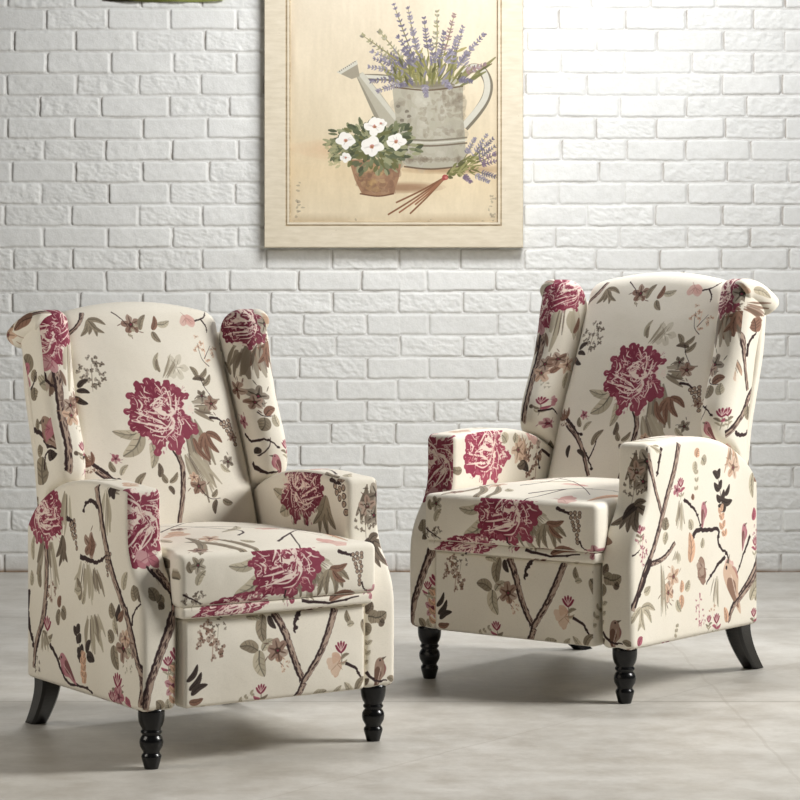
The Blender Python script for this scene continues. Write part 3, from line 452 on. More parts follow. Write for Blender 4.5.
# canvas extent of every panel: u0, v0, u1, v1 (metres)
PANELS = {
 'back': (-.27, -.08, .27, .60), 'seat_front': (-.27, .30, .27, .47), 'seat_top': (-.27, -.06, .27, .48),
 'footrest': (-.26, .09, .26, .36), 'side_left': (-.03, .10, .60, .62), 'side_right': (-.03, .10, .60, .62),
 'front_left': (-.335, .10, -.21, 1.15), 'front_right': (.21, .10, .335, 1.15),
 'inner_left': (-.03, .10, .60, .62), 'inner_right': (-.03, .10, .60, .62),
 'wing_front_left': (-.36, .48, -.08, 1.02), 'wing_front_right': (.08, .48, .36, 1.02),
 'wing_side_left': (.38, .46, .72, 1.0), 'wing_side_right': (.38, .46, .72, 1.0),
}
EXTRA = {
 'back': [], 'seat_front': [('peony',(-.13,.325),.09,.03,.3,0), ('twig',[(.05,.335),(.12,.325),(.2,.335)],.005), ('leaf',(.12,.33),(.19,.34),.016,'brown')],
 'front_left': [('petal',(-.27,.66),.03,'tan'), ('sprig',(-.27,.72),(-.28,.84),'light',4,.01), ('flower',(-.26,.9),.024)],
 'front_right': [('leaf',(.25,.60),(.29,.66),.02,'light'), ('twig',[(.25,.66),(.28,.74),(.26,.82)],.004), ('petal',(.27,.78),.03,'pink'), ('flower',(.28,.88),.022), ('leaf',(.24,.63),(.25,.70),.016,'olive')],
 'wing_front_left': [('streak',(-.22,.90),(-.21,.78),.06,'light'), ('peony',(-.225,.925),.05,.05,.8,0), ('flower',(-.20,.74),.022,'tan'), ('flower',(-.225,.755),.018,'brown'), ('leaf',(-.19,.72),(-.185,.68),.018,'light'), ('leaf',(-.20,.82),(-.185,.86),.016,'brown'), ('twig',[(-.24,.625),(-.215,.63),(-.19,.615)],.004), ('petal',(-.215,.65),.014,'rose')],
 'wing_front_right': [('streak',(.235,.87),(.225,.79),.07,'olive'), ('streak',(.27,.88),(.28,.80),.05,'dusk'), ('peony',(.235,.925),.062,.056,.4,0,.85), ('flower',(.29,.92),.025,'dusk'), ('fan',(.29,.88),.06,-1.4,'brown'), ('flower',(.205,.765),.022,'brown'), ('leaf',(.19,.80),(.17,.83),.016,'olive'), ('flower',(.20,.69),.016,'rose'), ('twig',[(.19,.66),(.215,.645),(.24,.65),(.27,.63)],.005)],
 'wing_side_left': [('branch',[(.46,.93),(.52,.955),(.60,.93)],.012), ('leaf',(.55,.94),(.60,.91),.03,'brown'), ('flower',(.62,.90),.025,'tan'), ('spray',(.5,.92),.03,.02,'brown',12), ('fan',(.64,.92),.04,2.5,'olive')],
 'wing_side_right': [('leaf',(.55,.93),(.60,.91),.02,'light'), ('petal',(.52,.93),.02,'tan'), ('twig',[(.46,.92),(.5,.95),(.52,.93)],.004)],
}
def scatter(u0, v0, u1, v1, seed, step=.11):
    """loose all-over repeat of the print for cloth turned away from the room"""
    r = random.Random(seed); out = []
    nu, nv = max(1, int((u1-u0)/step)), max(1, int((v1-v0)/step))
    for i in range(nu):
        for j in range(nv):
            c = (u0+(i+.5+r.uniform(-.25, .25))*(u1-u0)/nu, v0+(j+.5+r.uniform(-.25, .25))*(v1-v0)/nv)
            k = r.choice(('flower', 'sprig', 'spray', 'leaf', 'bell', 'twig', 'petal'))
            o = (c[0]+r.uniform(-.03, .03), c[1]+.05)
            out.append({'flower': ('flower', c, .024), 'sprig': ('sprig', c, o, 'light', 3, .007), 'spray': ('spray', c, .03, .03, 'brown'),
                        'leaf': ('fan', c, .05, r.uniform(0, 6), 'olive'), 'bell': ('bell', c, .02), 'twig': ('twig', [c, ((c[0]+o[0])/2+.01, c[1]+.03), o], .005), 'petal': ('petal', c, .028)}[k])
    return out
def paint_fabric():
    cs = {}
    for i, (k, e) in enumerate(PANELS.items()):
        ms = list(PRINT.get(k, []))+EXTRA.get(k, [])
        cs[k] = paint_motifs(Canvas(*e, 1000, CREAM), ms, 11+i)
    cs['plain'] = paint_motifs(Canvas(0, 0, .6, .6, 600, CREAM), scatter(0, 0, .6, .6, 5), 77)
    return cs

# ------------------------------------------------------------------- helpers
scene = bpy.context.scene
COL = scene.collection
for _n in range(1):
    scene.view_settings.view_transform = 'Standard'
    scene.view_settings.look = 'None'
    scene.view_settings.exposure = 0.0
    scene.view_settings.gamma = 1.0

def lin(c):
    return tuple(((v/255)/12.92 if v/255 <= .04045 else ((v/255+.055)/1.055)**2.4) for v in c)

def canvas_image(name, cv):
    img = bpy.data.images.new(name, cv.w, cv.h, alpha=False)
    px = np.ones((cv.h, cv.w, 4), np.float32)
    px[..., :3] = np.clip(cv.a/255, 0, 1)
    img.pixels.foreach_set(px.ravel()); img.update(); img.pack()
    return img

class Nodes:
    def __init__(s, name, rough=.6, spec=.3):
        s.m = bpy.data.materials.new(name); s.m.use_nodes = True
        s.t = s.m.node_tree; s.b = s.t.nodes['Principled BSDF']
        s.b.inputs['Roughness'].default_value = rough
        s.b.inputs['Specular IOR Level'].default_value = spec
    def n(s, kind, **kw):
        o = s.t.nodes.new('ShaderNode'+kind)
        for k, v in kw.items():
            if k.startswith('i_'): o.inputs[int(k[2:]) if k[2:].isdigit() else k[2:]].default_value = v
            else: setattr(o, k, v)
        return o
    def l(s, a, b): s.t.links.new(a, b)
    def noise(s, vec, scale, detail=4, rough=.55):
        o = s.n('TexNoise'); o.inputs['Scale'].default_value = scale; o.inputs['Detail'].default_value = detail; o.inputs['Roughness'].default_value = rough
        if vec is not None: s.l(vec, o.inputs['Vector'])
        return o.outputs['Fac']
    def ramp(s, fac, stops):
        o = s.n('ValToRGB'); e = o.color_ramp.elements
        while len(e) < len(stops): e.new(.5)
        for x, (p, c) in zip(e, stops): x.position = p; x.color = (*c, 1)
        s.l(fac, o.inputs[0]); return o.outputs[0]
    def mix(s, fac, a, b, mode='MIX'):
        o = s.n('Mix', data_type='RGBA', blend_type=mode)
        for sock, v in ((o.inputs[0], fac), (o.inputs[6], a), (o.inputs[7], b)):
            if isinstance(v, (int, float)): sock.default_value = v
            elif isinstance(v, tuple): sock.default_value = (*v, 1)
            else: s.l(v, sock)
        return o.outputs[2]
    def math(s, op, a, b=0., c=0.):
        o = s.n('Math', operation=op)
        for i, v in enumerate((a, b, c)):
            if isinstance(v, (int, float)): o.inputs[i].default_value = v
            else: s.l(v, o.inputs[i])
        return o.outputs[0]
    def bump(s, h, strength, dist):
        o = s.n('Bump'); o.inputs['Strength'].default_value = strength; o.inputs['Distance'].default_value = dist
        s.l(h, o.inputs['Height']); s.l(o.outputs[0], s.b.inputs['Normal'])
    def color(s, c):
        if isinstance(c, tuple): s.b.inputs['Base Color'].default_value = (*c, 1)
        else: s.l(c, s.b.inputs['Base Color'])
    def obj(s): return s.n('TexCoord').outputs['Object']

def cloth_material(key, cv):
    k = Nodes('floral_cloth_'+key, .82, .18)
    tex = k.n('TexImage', extension='REPEAT' if key == 'plain' else 'EXTEND'); tex.image = canvas_image('print_'+key, cv)
    uv = k.n('TexCoord').outputs['UV']; k.l(uv, tex.inputs['Vector'])
    o = k.obj()
    mp = k.n('Mapping'); mp.inputs['Scale'].default_value = (900, 900, 160); k.l(o, mp.inputs['Vector'])
    weave = k.noise(mp.outputs[0], 1.0, 2)
    mp2 = k.n('Mapping'); mp2.inputs['Scale'].default_value = (160, 160, 900); k.l(o, mp2.inputs['Vector'])
    weave2 = k.noise(mp2.outputs[0], 1.0, 2)
    w = k.math('ADD', weave, weave2)
    slub = k.ramp(w, [(.35, (.90, .89, .88)), (1.0, (1.06, 1.06, 1.06))])
    c = k.mix(1.0, tex.outputs[0], slub, 'MULTIPLY')
    big = k.ramp(k.noise(o, 6, 3), [(.3, (.95, .94, .92)), (.7, (1, 1, 1))])
    k.color(k.mix(1.0, c, big, 'MULTIPLY'))
    k.b.inputs['Sheen Weight'].default_value = .12; k.b.inputs['Sheen Roughness'].default_value = .4
    fold = k.noise(o, 9, 3)
    k.bump(k.math('ADD', k.math('MULTIPLY', fold, 1.0), k.math('MULTIPLY', w, .03)), .5, .006)
    return k.m

def new_obj(name, verts, faces, mats, parent=None, fmat=None, uvs=None, smooth_=True):
    me = bpy.data.meshes.new(name)
    me.from_pydata([tuple(map(float, v)) for v in verts], [], faces)
    for m in mats: me.materials.append(m)
    if fmat is not None: me.polygons.foreach_set('material_index', fmat)
    if uvs is not None:
        l = me.uv_layers.new(name='UVMap'); l.data.foreach_set('uv', np.array(uvs, np.float32).ravel())
    me.polygons.foreach_set('use_smooth', [smooth_]*len(me.polygons))
    me.update()
    o = bpy.data.objects.new(name, me); COL.objects.link(o)
    if parent: o.parent = parent
    return o

def tag(o, label, cat=None, group=None):
    o['label'] = label
    if cat: o['category'] = cat
    if group: o['group'] = group

def empty(name, loc, rz=0.):
    o = bpy.data.objects.new(name, None); COL.objects.link(o)
    o.location = loc; o.rotation_euler = (0, 0, rz); o.empty_display_size = .1
    return o

def lerp_tab(tab, t):
    return float(np.interp(t, [a for a, _ in tab], [b for _, b in tab]))
def smst(a, b, t):
    t = min(1., max(0., (t-a)/(b-a))); return t*t*(3-2*t)
def curve_tab(tab):
    """smooth interpolation of a table (Catmull-Rom resampled)"""
    q = smooth(tab, 8); xs = [a for a, _ in q]; ys = [b for _, b in q]
    return lambda t: float(np.interp(t, xs, ys))

CLOTH = {}
def uv_of(panel, p):
    x, y, z = p
    if panel in ('seat_front', 'footrest'): u, v = x, z
    elif panel.startswith('wing_front'):
        e = max(0., y-wing_front(z)-.034) if z < .93 else 0.
        u, v = (x-e if x > 0 else x+e) if abs(x) < .235 else x, z
    elif panel == 'seat_top': u, v = x, y
    elif panel == 'back': u, v = x, (z-.46)*1.06
    elif panel.startswith('front_'):
        u, v = x, z
        if y > .085: v = .585+(y-.068)
    elif panel == 'plain':
        return ((x+y*.83)/.6, (z+y*.3)/.6)
    else: u, v = y, z
    e = PANELS[panel]
    return ((u-e[0])/(e[2]-e[0]), (v-e[1])/(e[3]-e[1]))

def axis_lines(w, r, n, m=4):
    a = [r*(1-math.cos(math.pi/2*i/m)) if False else r*i/m for i in range(m)]
    mid = [r+(w-2*r)*i/n for i in range(n+1)]
    return a+mid+[w-v for v in a[::-1]]

def pad(name, dims, r, n, warp, faces, parent):
    """a padded, round-edged upholstered block: a box of size dims with edge
    radius r, carried into shape by warp(x, y, z). faces = cloth panel for each side"""
    L = [axis_lines(dims[i], min(r, dims[i]*.49), n[i]) for i in range(3)]
    N = [len(v) for v in L]
    vid = {}; V = []
    def vert(i):
        if i not in vid:
            q = [L[k][i[k]] for k in range(3)]
            rr = [min(r, dims[k]*.49) for k in range(3)]; rm = min(rr)
            c = [min(max(q[k], rm), dims[k]-rm) for k in range(3)]
            d = [q[k]-c[k] for k in range(3)]; l = math.sqrt(sum(t*t for t in d))
            if l > 1e-9: q = [c[k]+d[k]/l*rm for k in range(3)]
            vid[i] = len(V); V.append(warp(*q))
        return vid[i]
    F = []; FM = []; UV = []; mats = []
    keys = {}
    for ax in range(3):
        o1, o2 = [(1, 2), (2, 0), (0, 1)][ax]
        for side in (0, 1):
            pn = faces.get('-+'[side]+'xyz'[ax], faces.get('*', 'plain'))
            if pn not in keys: keys[pn] = len(mats); mats.append(CLOTH[pn])
            for i in range(N[o1]-1):
                for j in range(N[o2]-1):
                    def ix(a, b):
                        t = [0, 0, 0]; t[ax] = (N[ax]-1)*side; t[o1] = a; t[o2] = b; return vert(tuple(t))
                    f = [ix(i, j), ix(i+1, j), ix(i+1, j+1), ix(i, j+1)]
                    if not side: f = f[::-1]
                    F.append(f); FM.append(keys[pn]); UV += [uv_of(pn, V[t]) for t in f]
    o = new_obj(name, V, F, mats, parent, FM, UV)
    return o

def lathe(name, prof, mat, parent, loc, seg=28):
    V = []; F = []
    for z, r in prof:
        for k in range(seg):
            a = 2*math.pi*k/seg; V.append((r*math.cos(a), r*math.sin(a), z))
    for i in range(len(prof)-1):
        for k in range(seg):
            k2 = (k+1) % seg
            F.append((i*seg+k, i*seg+k2, (i+1)*seg+k2, (i+1)*seg+k))
    F.append(tuple(range(seg))[::-1]); F.append(tuple((len(prof)-1)*seg+k for k in range(seg)))
    o = new_obj(name, V, F, [mat], parent); o.location = loc
    return o

# ------------------------------------------------------------------ materials
CLOTH.update({k: cloth_material(k, cv) for k, cv in paint_fabric().items()})

def mat_black():
    k = Nodes('black_lacquer', .25, .4)
    n = k.noise(k.obj(), 40, 3)
    k.color(k.ramp(n, [(.3, (.003, .003, .0035)), (.8, (.006, .006, .006))]))
    k.bump(n, .08, .002)
    return k.m
BLACK = mat_black()

# ------------------------------------------------------------------ armchair
W2 = .317
arm_front = curve_tab([(.10, 0), (.20, -.002), (.30, -.002), (.345, .004), (.385, .022), (.425, .050), (.46, .064), (.50, .068), (.62, .068)])
arm_top = curve_tab([(-.05, .580), (.07, .585), (.13, .589), (.20, .590), (.28, .586), (.36, .575), (.43, .555), (.49, .527), (.53, .500), (.565, .462), (.60, .43)])
wing_front = curve_tab([(.40, .45), (.52, .452), (.565, .435), (.60, .425), (.65, .435), (.70, .458), (.76, .485), (.82, .503), (.88, .515), (.93, .53), (1.0, .55)])
wing_back = curve_tab([(.40, .53), (.52, .535), (.58, .545), (.70, .568), (.80, .59), (.88, .615), (.93, .632), (1.0, .65)])

def make_arm(s, parent):
    zb, zt, yb = .123, .59, .565
    def warp(x, y, z):
        zz = zb+z; yy = y
        Z = zb+z/(zt-zb)*(arm_top(yy)-zb)
        f = arm_front(Z); Y = f+yy/yb*(yb-f)
        X = .232+x
        t = min(1, max(0, (Z-zb)/.4))
        bulge = .004*math.sin(math.pi*min(1, yy/yb))*math.sin(math.pi*min(1, (Z-zb)/.46))
        X += bulge*(1 if x > .04 else -.4)
        return (s*X, Y, Z)
    sd = 'left' if s < 0 else 'right'
    out, inn = ('-x', '+x') if s < 0 else ('+x', '-x')
    f = {'+x': 'side_'+sd, '-x': 'inner_'+sd, '-y': 'front_'+sd, '+z': 'front_'+sd, '*': 'plain'}
    return pad('arm', (.085, yb, zt-zb), .016, (6, 30, 26), warp, f, parent)

def flip_if(o, s):
    if s < 0:
        me = o.data; me.flip_normals()

def make_wing(s, parent):
    z0, H, D, T = .50, .462, .12, .092
    def warp(x, y, z):
        b = y/D; c = z/H
        top = .957-.012*smst(.25, .6, b)-.045*smst(.45, 1., b)
        bot = .556-.10*smst(.1, 1., b)
        Z = bot+(top-bot)*c
        f, k = wing_front(Z), wing_back(Z)
        Y = f+b*(k-f)
        X = .223+x-.020*smst(.55, .95, Z)*smst(0, .6, b)*(1-x/T)
        o = smst(0, T, x)
        X += o*(.012*smst(.76, .93, Z)*smst(.1, .9, b)-.009)
        Y += .004
        if b < .4:
            Y -= .008*math.sin(math.pi*min(1, max(0, x/T)))*(1-b/.4)
        return (s*X, Y, Z)
    sd = 'left' if s < 0 else 'right'
    f = {'+x': 'wing_side_'+sd, '-x': 'wing_front_'+sd, '-y': 'wing_front_'+sd, '+z': 'wing_front_'+sd, '*': 'plain'}
    w = pad('wing', (T, D, H), .030, (6, 10, 30), warp, f, parent)
    # rolled scroll along the outer top edge
    path = smooth([(.278, .540, .922), (.284, .560, .928), (.294, .588, .920), (.304, .613, .903), (.311, .632, .884)], 5)
    path = [(a, b, c) for a, b, c in [tuple(q) for q in path]]
    V = []; F = []; seg = 20; n = len(path)
    rad = [.030*min(1, math.sqrt(max(0., 1-(1-min(1, i/4))**2))+.25) for i in range(n)]
    rad = [r*.98 for r in rad]; rad[-1] = .020; rad[-2] = .027
    for i in range(n):
        p = np.array(path[i]); d = np.array(path[min(i+1, n-1)])-np.array(path[max(i-1, 0)]); d /= np.linalg.norm(d)
        e1 = np.cross(d, (0, 0, 1)); e1 /= np.linalg.norm(e1); e2 = np.cross(e1, d)
        for k in range(seg):
            a = 2*math.pi*k/seg
            q = p+rad[i]*(math.cos(a)*e1+math.sin(a)*e2); V.append((s*q[0], q[1], q[2]))
    for i in range(n-1):
        for k in range(seg):
            k2 = (k+1) % seg; F.append((i*seg+k, i*seg+k2, (i+1)*seg+k2, (i+1)*seg+k))
    F.append(tuple(range(seg))[::-1]); F.append(tuple((n-1)*seg+k for k in range(seg)))
    if s < 0: F = [tuple(f[::-1]) for f in F]
    UV = [uv_of('wing_side_'+sd, V[t]) for f in F for t in f]
    new_obj('scroll', V, F, [CLOTH['wing_side_'+sd]], w, None, UV)
    return w

LEG_PROFILE = [(0, .0145), (.004, .0155), (.012, .0178), (.021, .0203), (.025, .0212), (.029, .0205), (.032, .0178), (.035, .0172),
               (.040, .0200), (.047, .0238), (.055, .0252), (.062, .0245), (.068, .0215), (.071, .0188), (.073, .0195), (.076, .0225),
               (.079, .0225), (.082, .0198), (.085, .0202), (.091, .0240), (.100, .0268), (.110, .0280), (.120, .0282), (.128, .0278)]
def rear_leg(s, parent):
    V = []; F = []; n = 14
    for i in range(n+1):
        t = i/n; z = .128*(1-t)
        y = .520+.132*t**1.35; w = .047-.008*t; h = .056-.012*t; x = .284-.032*t
        c = .006
        for dx, dy in ((-w/2+c, -h/2), (w/2-c, -h/2), (w/2, -h/2+c), (w/2, h/2-c), (w/2-c, h/2), (-w/2+c, h/2), (-w/2, h/2-c), (-w/2, -h/2+c)):
            V.append((s*x+dx, y+dy, z))
    for i in range(n):
        for k in range(8):
            k2 = (k+1) % 8; F.append((i*8+k, (i+1)*8+k, (i+1)*8+k2, i*8+k2))
    F.append(tuple(range(8))); F.append(tuple(n*8+k for k in range(8))[::-1])
    o = new_obj('rear_leg', V, F, [BLACK], parent, smooth_=False)
    return o

def make_chair():
    root = empty('wingback_armchair', (0, 0, 0))
    for s in (-1, 1):
        a = make_arm(s, root); flip_if(a, s)
        w = make_wing(s, root); flip_if(w, s)
        lathe('front_leg', LEG_PROFILE, BLACK, root, (s*.277, .032, 0))
        rear_leg(s, root)
    # loose seat cushion, wider in front of the arms
    def seat(x, y, z):
        X = x-.25; Y = y-.034; Z = .338+z
        hw = .244-.017*smst(.0, .05, Y); X *= hw/.25
        k = 1-(X/.25)**2
        if z > .05: Z += .024*k*smst(-.04, .12, Y)*smst(.60, .30, Y)*(z-.05)/.064-.004*(1-k)
        if Y < .03: Y -= .014*k*(1-((Z-.395)/.062)**2 if abs(Z-.395) < .062 else 0)*smst(.03, -.02, Y)
        return (X, Y, Z)
    pad('seat_cushion', (.50, .50, .114), .014, (26, 24, 8), seat, {'-y': 'seat_front', '+z': 'seat_top', '-x': 'seat_front', '+x': 'seat_front', '*': 'plain'}, root)
    def rail(x, y, z): return (x-.238, y-.030-.006*(1-((x-.238)/.24)**2), .3145+z)
    pad('front_rail', (.476, .10, .026), .009, (20, 6, 3), rail, {'-y': 'seat_front', '+z': 'seat_front', '*': 'plain'}, root)
    def foot(x, y, z):
        X = (x-.2305)*.975; k = (1-(X/.2305)**2)*math.sin(math.pi*min(1, max(0, z/.187)))
        return (X, y-.016-(.010*k if y < .02 else 0), .1255+z)
    pad('footrest_panel', (.461, .05, .187), .009, (20, 4, 12), foot, {'-y': 'footrest', '*': 'plain'}, root)
    pad('seat_base', (.464, .50, .19), .004, (2, 2, 2), lambda x, y, z: (x-.232, y+.03, .14+z), {}, root)
    # padded inner back
    HB = .606
    def back(x, y, z):
        X = x-.229; s_ = z-.06
        k = 1-(X/.229)**2; X *= 1-.085*smst(.1, .58, z)
        s_ = -.06+(s_+.06)*(1-.062*(X/.229)**2) if z > .3 else s_
        Y = .44+.333*s_+y
        Z = .46+s_/1.06-.0*y
        if y < .05:
            Y -= .024*k*math.sin(math.pi*min(1, max(0, z/HB)))**.6*(1-y/.05)
        Z -= .02*smst(.03, .11, y)*smst(.45, .6, z)
        return (X, Y, Z)
    pad('back_cushion', (.458, .10, HB), .032, (22, 4, 26), back, {'-y': 'back', '+z': 'back', '-x': 'back', '+x': 'back', '*': 'plain'}, root)
    def frame(x, y, z):
        X = x-.29; Z = .125+z
        fr = lerp_tab([(.1, .50), (.46, .51), (.93, .665)], Z); bk = lerp_tab([(.1, .572), (.5, .574), (.8, .61), (.95, .675)], Z)
        bk = max(bk, fr+.03)
        X *= 1-.05*smst(.75, .93, Z)
        return (X, fr+y/.06*(bk-fr), Z)
    pad('back_panel', (.58, .06, .775), .02, (12, 2, 20), frame, {}, root)
    return root

def kids(o): return [c for c in COL.objects if c.parent == o]
def copy_tree(o, parent=None):
    c = o.copy(); COL.objects.link(c)
    if parent: c.parent = parent
    for ch in kids(o): copy_tree(ch, c)
    return c

chair_near = make_chair()
chair_far = copy_tree(chair_near)
chair_near.location = (-.2723, -3.3646, 0); chair_near.rotation_euler.z = .5889
chair_far.location = (.2897, -2.5421, 0); chair_far.rotation_euler.z = -.6678; chair_far.scale = (1.0793,)*3
GRP = 'pair of floral wingback recliners'
tag(chair_near, 'floral cream wingback armchair at left, nearer the camera, angled to face right', 'armchair', GRP)
tag(chair_far, 'floral cream wingback armchair at right, set back nearer the wall, angled to face left', 'armchair', GRP)

# ------------------------------------------------------------------- brick wall
PXM = .003569
def value_noise(X, Z, scale, seed, octs=4):
    rg = np.random.default_rng(seed); out = np.zeros(X.shape, np.float32); amp = 1.; tot = 0.
    for o in range(octs):
        g = rg.random((257, 257)).astype(np.float32)
        x = (X*scale+17.3*o) % 256; z = (Z*scale+9.1*o) % 256
        i = np.floor(x).astype(int); j = np.floor(z).astype(int); fx = x-i; fz = z-j
        fx = fx*fx*(3-2*fx); fz = fz*fz*(3-2*fz); i2 = (i+1) % 257; j2 = (j+1) % 257
        out += amp*((g[j, i]*(1-fx)+g[j, i2]*fx)*(1-fz)+(g[j2, i]*(1-fx)+g[j2, i2]*fx)*fz)
        tot += amp; amp *= .5; scale *= 2.1
    return out/tot-.5

def brick_wall():
    xs = np.concatenate([np.arange(-4.0, -1.551, .008), np.arange(-1.55, 1.55, .0031), np.arange(1.55, 4.0, .008)])
    zs = np.concatenate([np.arange(0, 2.12, .0031), np.arange(2.12, 3.0, .008)])
    X, Z = np.meshgrid(xs, zs); X = X.astype(np.float32); Z = Z.astype(np.float32)
    course = .0778; L = .231
    wx = X+.006*value_noise(X, Z, 9, 1, 3)+.0035*value_noise(X, Z, 60, 2, 2)
    wz = Z+.007*value_noise(X, Z, 7, 3, 3)+.003*value_noise(X, Z, 55, 4, 2)
    k = np.floor((2.0117-wz)/course).astype(int); fz = (2.0117-wz)/course-k
    rg = np.random.default_rng(8)
    off = rg.uniform(-.012, .012, 200); off2 = rg.uniform(-.014, .014, (200, 64))
    par = k % 2
    base = (np.where(par == 0, 40, 10)-400)*PXM+off[(k+100) % 200]
    t = (wx-base)/L; j = np.floor(t).astype(int)
    left = base+j*L+off2[(k+100) % 200, (j+32) % 64]; right = base+(j+1)*L+off2[(k+100) % 200, (j+33) % 64]
    # points left of a shifted joint belong to the neighbour
    lo = wx < left; right = np.where(lo, left, right); left = np.where(lo, base+(j-1)*L+off2[(k+100) % 200, (j+31) % 64], left); j = np.where(lo, j-1, j)
    hi = wx > right; left = np.where(hi, right, left); right = np.where(hi, base+(j+2)*L+off2[(k+100) % 200, (j+34) % 64], right); j = np.where(hi, j+1, j)
    cx = (left+right)/2; hw = (right-left)/2-.0034; hh = course/2-.0032; rr = .009
    qx = np.abs(wx-cx)-hw+rr; qz = np.abs(fz-.5)*course-hh+rr
    d = -(np.hypot(np.maximum(qx, 0), np.maximum(qz, 0))+np.minimum(np.maximum(qx, qz), 0)-rr)
    bid = ((k*131+j*37) % 997); rnd = rg.random(997).astype(np.float32)[bid]; rnd2 = rg.random(997).astype(np.float32)[(bid*7) % 997]
    s = np.clip((d+.003)/.009, 0, 1); s = s*s*(3-2*s)
    fine = value_noise(X, Z, 45, 5, 4); mid = value_noise(X, Z, 14, 6, 3)
    ridge = np.abs(value_noise(X*.6+Z*.5, Z, 55, 9, 3))
    h = s*(.0048+.0024*(rnd-.5)+(.0045*fine*(.25+.9*rnd2)+.003*mid)-.006*ridge*(rnd2 > .55)) + (1-s)*(.0018*fine+.0022*mid+.0012)
    # thin crevice round each brick
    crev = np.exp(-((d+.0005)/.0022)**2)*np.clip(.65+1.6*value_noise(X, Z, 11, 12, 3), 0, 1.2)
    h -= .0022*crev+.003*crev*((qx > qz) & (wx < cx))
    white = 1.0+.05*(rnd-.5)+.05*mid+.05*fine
    tan = np.clip(crev, 0, 1)*(.35+.75*((qx > qz) & (wx < cx)))  # tan crevice colour, with shadow lines painted in along the bricks' left edges
    soil = np.clip((.10-Z)/.10, 0, 1)**2*np.clip(.6+1.5*value_noise(X, Z, 8, 14, 3), 0, 1)*.5+np.clip((.014-Z)/.014, 0, 1)*.7
    col = np.empty(X.shape+(4,), np.float32); col[..., 3] = 1
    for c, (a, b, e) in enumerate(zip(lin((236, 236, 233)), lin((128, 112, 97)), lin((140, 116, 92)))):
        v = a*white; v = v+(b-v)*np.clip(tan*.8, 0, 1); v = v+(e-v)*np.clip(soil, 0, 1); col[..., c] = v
    ny, nx = X.shape
    co = np.stack([X, -h, Z], -1).reshape(-1, 3).astype(np.float32)
    i = np.arange(nx-1); jj = np.arange(ny-1)[:, None]*nx
    q = np.stack([jj+i, jj+i+1, jj+i+1+nx, jj+i+nx], -1).reshape(-1, 4).astype(np.int32)
    me = bpy.data.meshes.new('wall_back'); me.vertices.add(len(co)); me.vertices.foreach_set('co', co.ravel())
    me.loops.add(q.size); me.loops.foreach_set('vertex_index', q.ravel()); me.polygons.add(len(q))
    me.polygons.foreach_set('loop_start', np.arange(0, q.size, 4, dtype=np.int32)); me.polygons.foreach_set('use_smooth', np.ones(len(q), bool))
    me.update(calc_edges=True)
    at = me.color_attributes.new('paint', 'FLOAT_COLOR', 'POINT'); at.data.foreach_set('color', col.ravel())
    kk = Nodes('white_painted_brick', .7, .25)
    a = kk.n('Attribute', attribute_name='paint')
    o = kk.obj()
    g = kk.ramp(kk.noise(o, 70, 5), [(.3, (.94, .94, .93)), (.65, (1, 1, 1))])
    kk.color(kk.mix(1., a.outputs['Color'], g, 'MULTIPLY')); kk.bump(kk.noise(o, 160, 4), .35, .003)
    me.materials.append(kk.m)
    ob = bpy.data.objects.new('wall_back', me); COL.objects.link(ob); ob['kind'] = 'structure'
    ob['label'] = 'white painted brick wall'
    return ob
brick_wall()

# ------------------------------------------------------------------------ floor
def concrete_floor():
    k = Nodes('polished_concrete', .42, .35)
    o = k.obj()
    sx = k.n('SeparateXYZ'); k.l(o, sx.inputs[0]); x, y = sx.outputs[0], sx.outputs[1]
    mp = k.n('Mapping'); mp.inputs['Scale'].default_value = (1, 2.2, 1); k.l(o, mp.inputs['Vector'])
    n1 = k.noise(mp.outputs[0], 1.3, 6, .62); n2 = k.noise(o, 9, 6, .65); n3 = k.noise(o, 60, 4)
    c = k.ramp(n1, [(.30, lin((166, 161, 152))), (.5, lin((188, 184, 176))), (.72, lin((214, 211, 205)))])
    c = k.mix(.35, c, k.ramp(n2, [(.35, lin((168, 160, 148))), (.6, lin((214, 211, 205)))]))
    c = k.mix(.5, c, k.ramp(n3, [(.3, (.90, .90, .89)), (.6, (1, 1, 1))]), 'MULTIPLY')
    wob = k.math('MULTIPLY', k.math('SUBTRACT', k.noise(o, 5, 3), .5), .03)
    def joint(dist, w, col, amt):
        nonlocal c
        f = k.math('LESS_THAN', k.math('ABSOLUTE', dist), w)
        c = k.mix(k.math('MULTIPLY', f, amt), c, lin(col))
    for yy in (-2.68, -4.18, -1.18):
        joint(k.math('ADD', k.math('SUBTRACT', y, yy), k.math('MULTIPLY', wob, .25)), .006, (126, 118, 108), .4)
    # hairline cracks
    def crack(p, q, w=.004):
        a, b = np.array(p), np.array(q); d = b-a; n = np.array([-d[1], d[0]])/np.linalg.norm(d)
        t = k.math('ADD', k.math('MULTIPLY', x, float(n[0])), k.math('MULTIPLY', y, float(n[1])))
        joint(k.math('ADD', k.math('SUBTRACT', t, float(n@a)), wob), w, (150, 141, 128), .2)
    crack((.76, -1.2), (.80, -2.9)); crack((-.9, -4.6), (1.6, -1.4), .003)
    k.color(c)
    r = k.math('ADD', k.math('MULTIPLY', n2, .3), .3); k.l(r, k.b.inputs['Roughness'])
    k.bump(k.math('ADD', n2, k.math('MULTIPLY', n3, .3)), .12, .01)
    V = [(-4, -10, 0), (4, -10, 0), (4, .02, 0), (-4, .02, 0)]
    f = new_obj('floor', V, [(0, 1, 2, 3)], [k.m], smooth_=False); f['kind'] = 'structure'
    f['label'] = 'pale worn concrete floor'
concrete_floor()

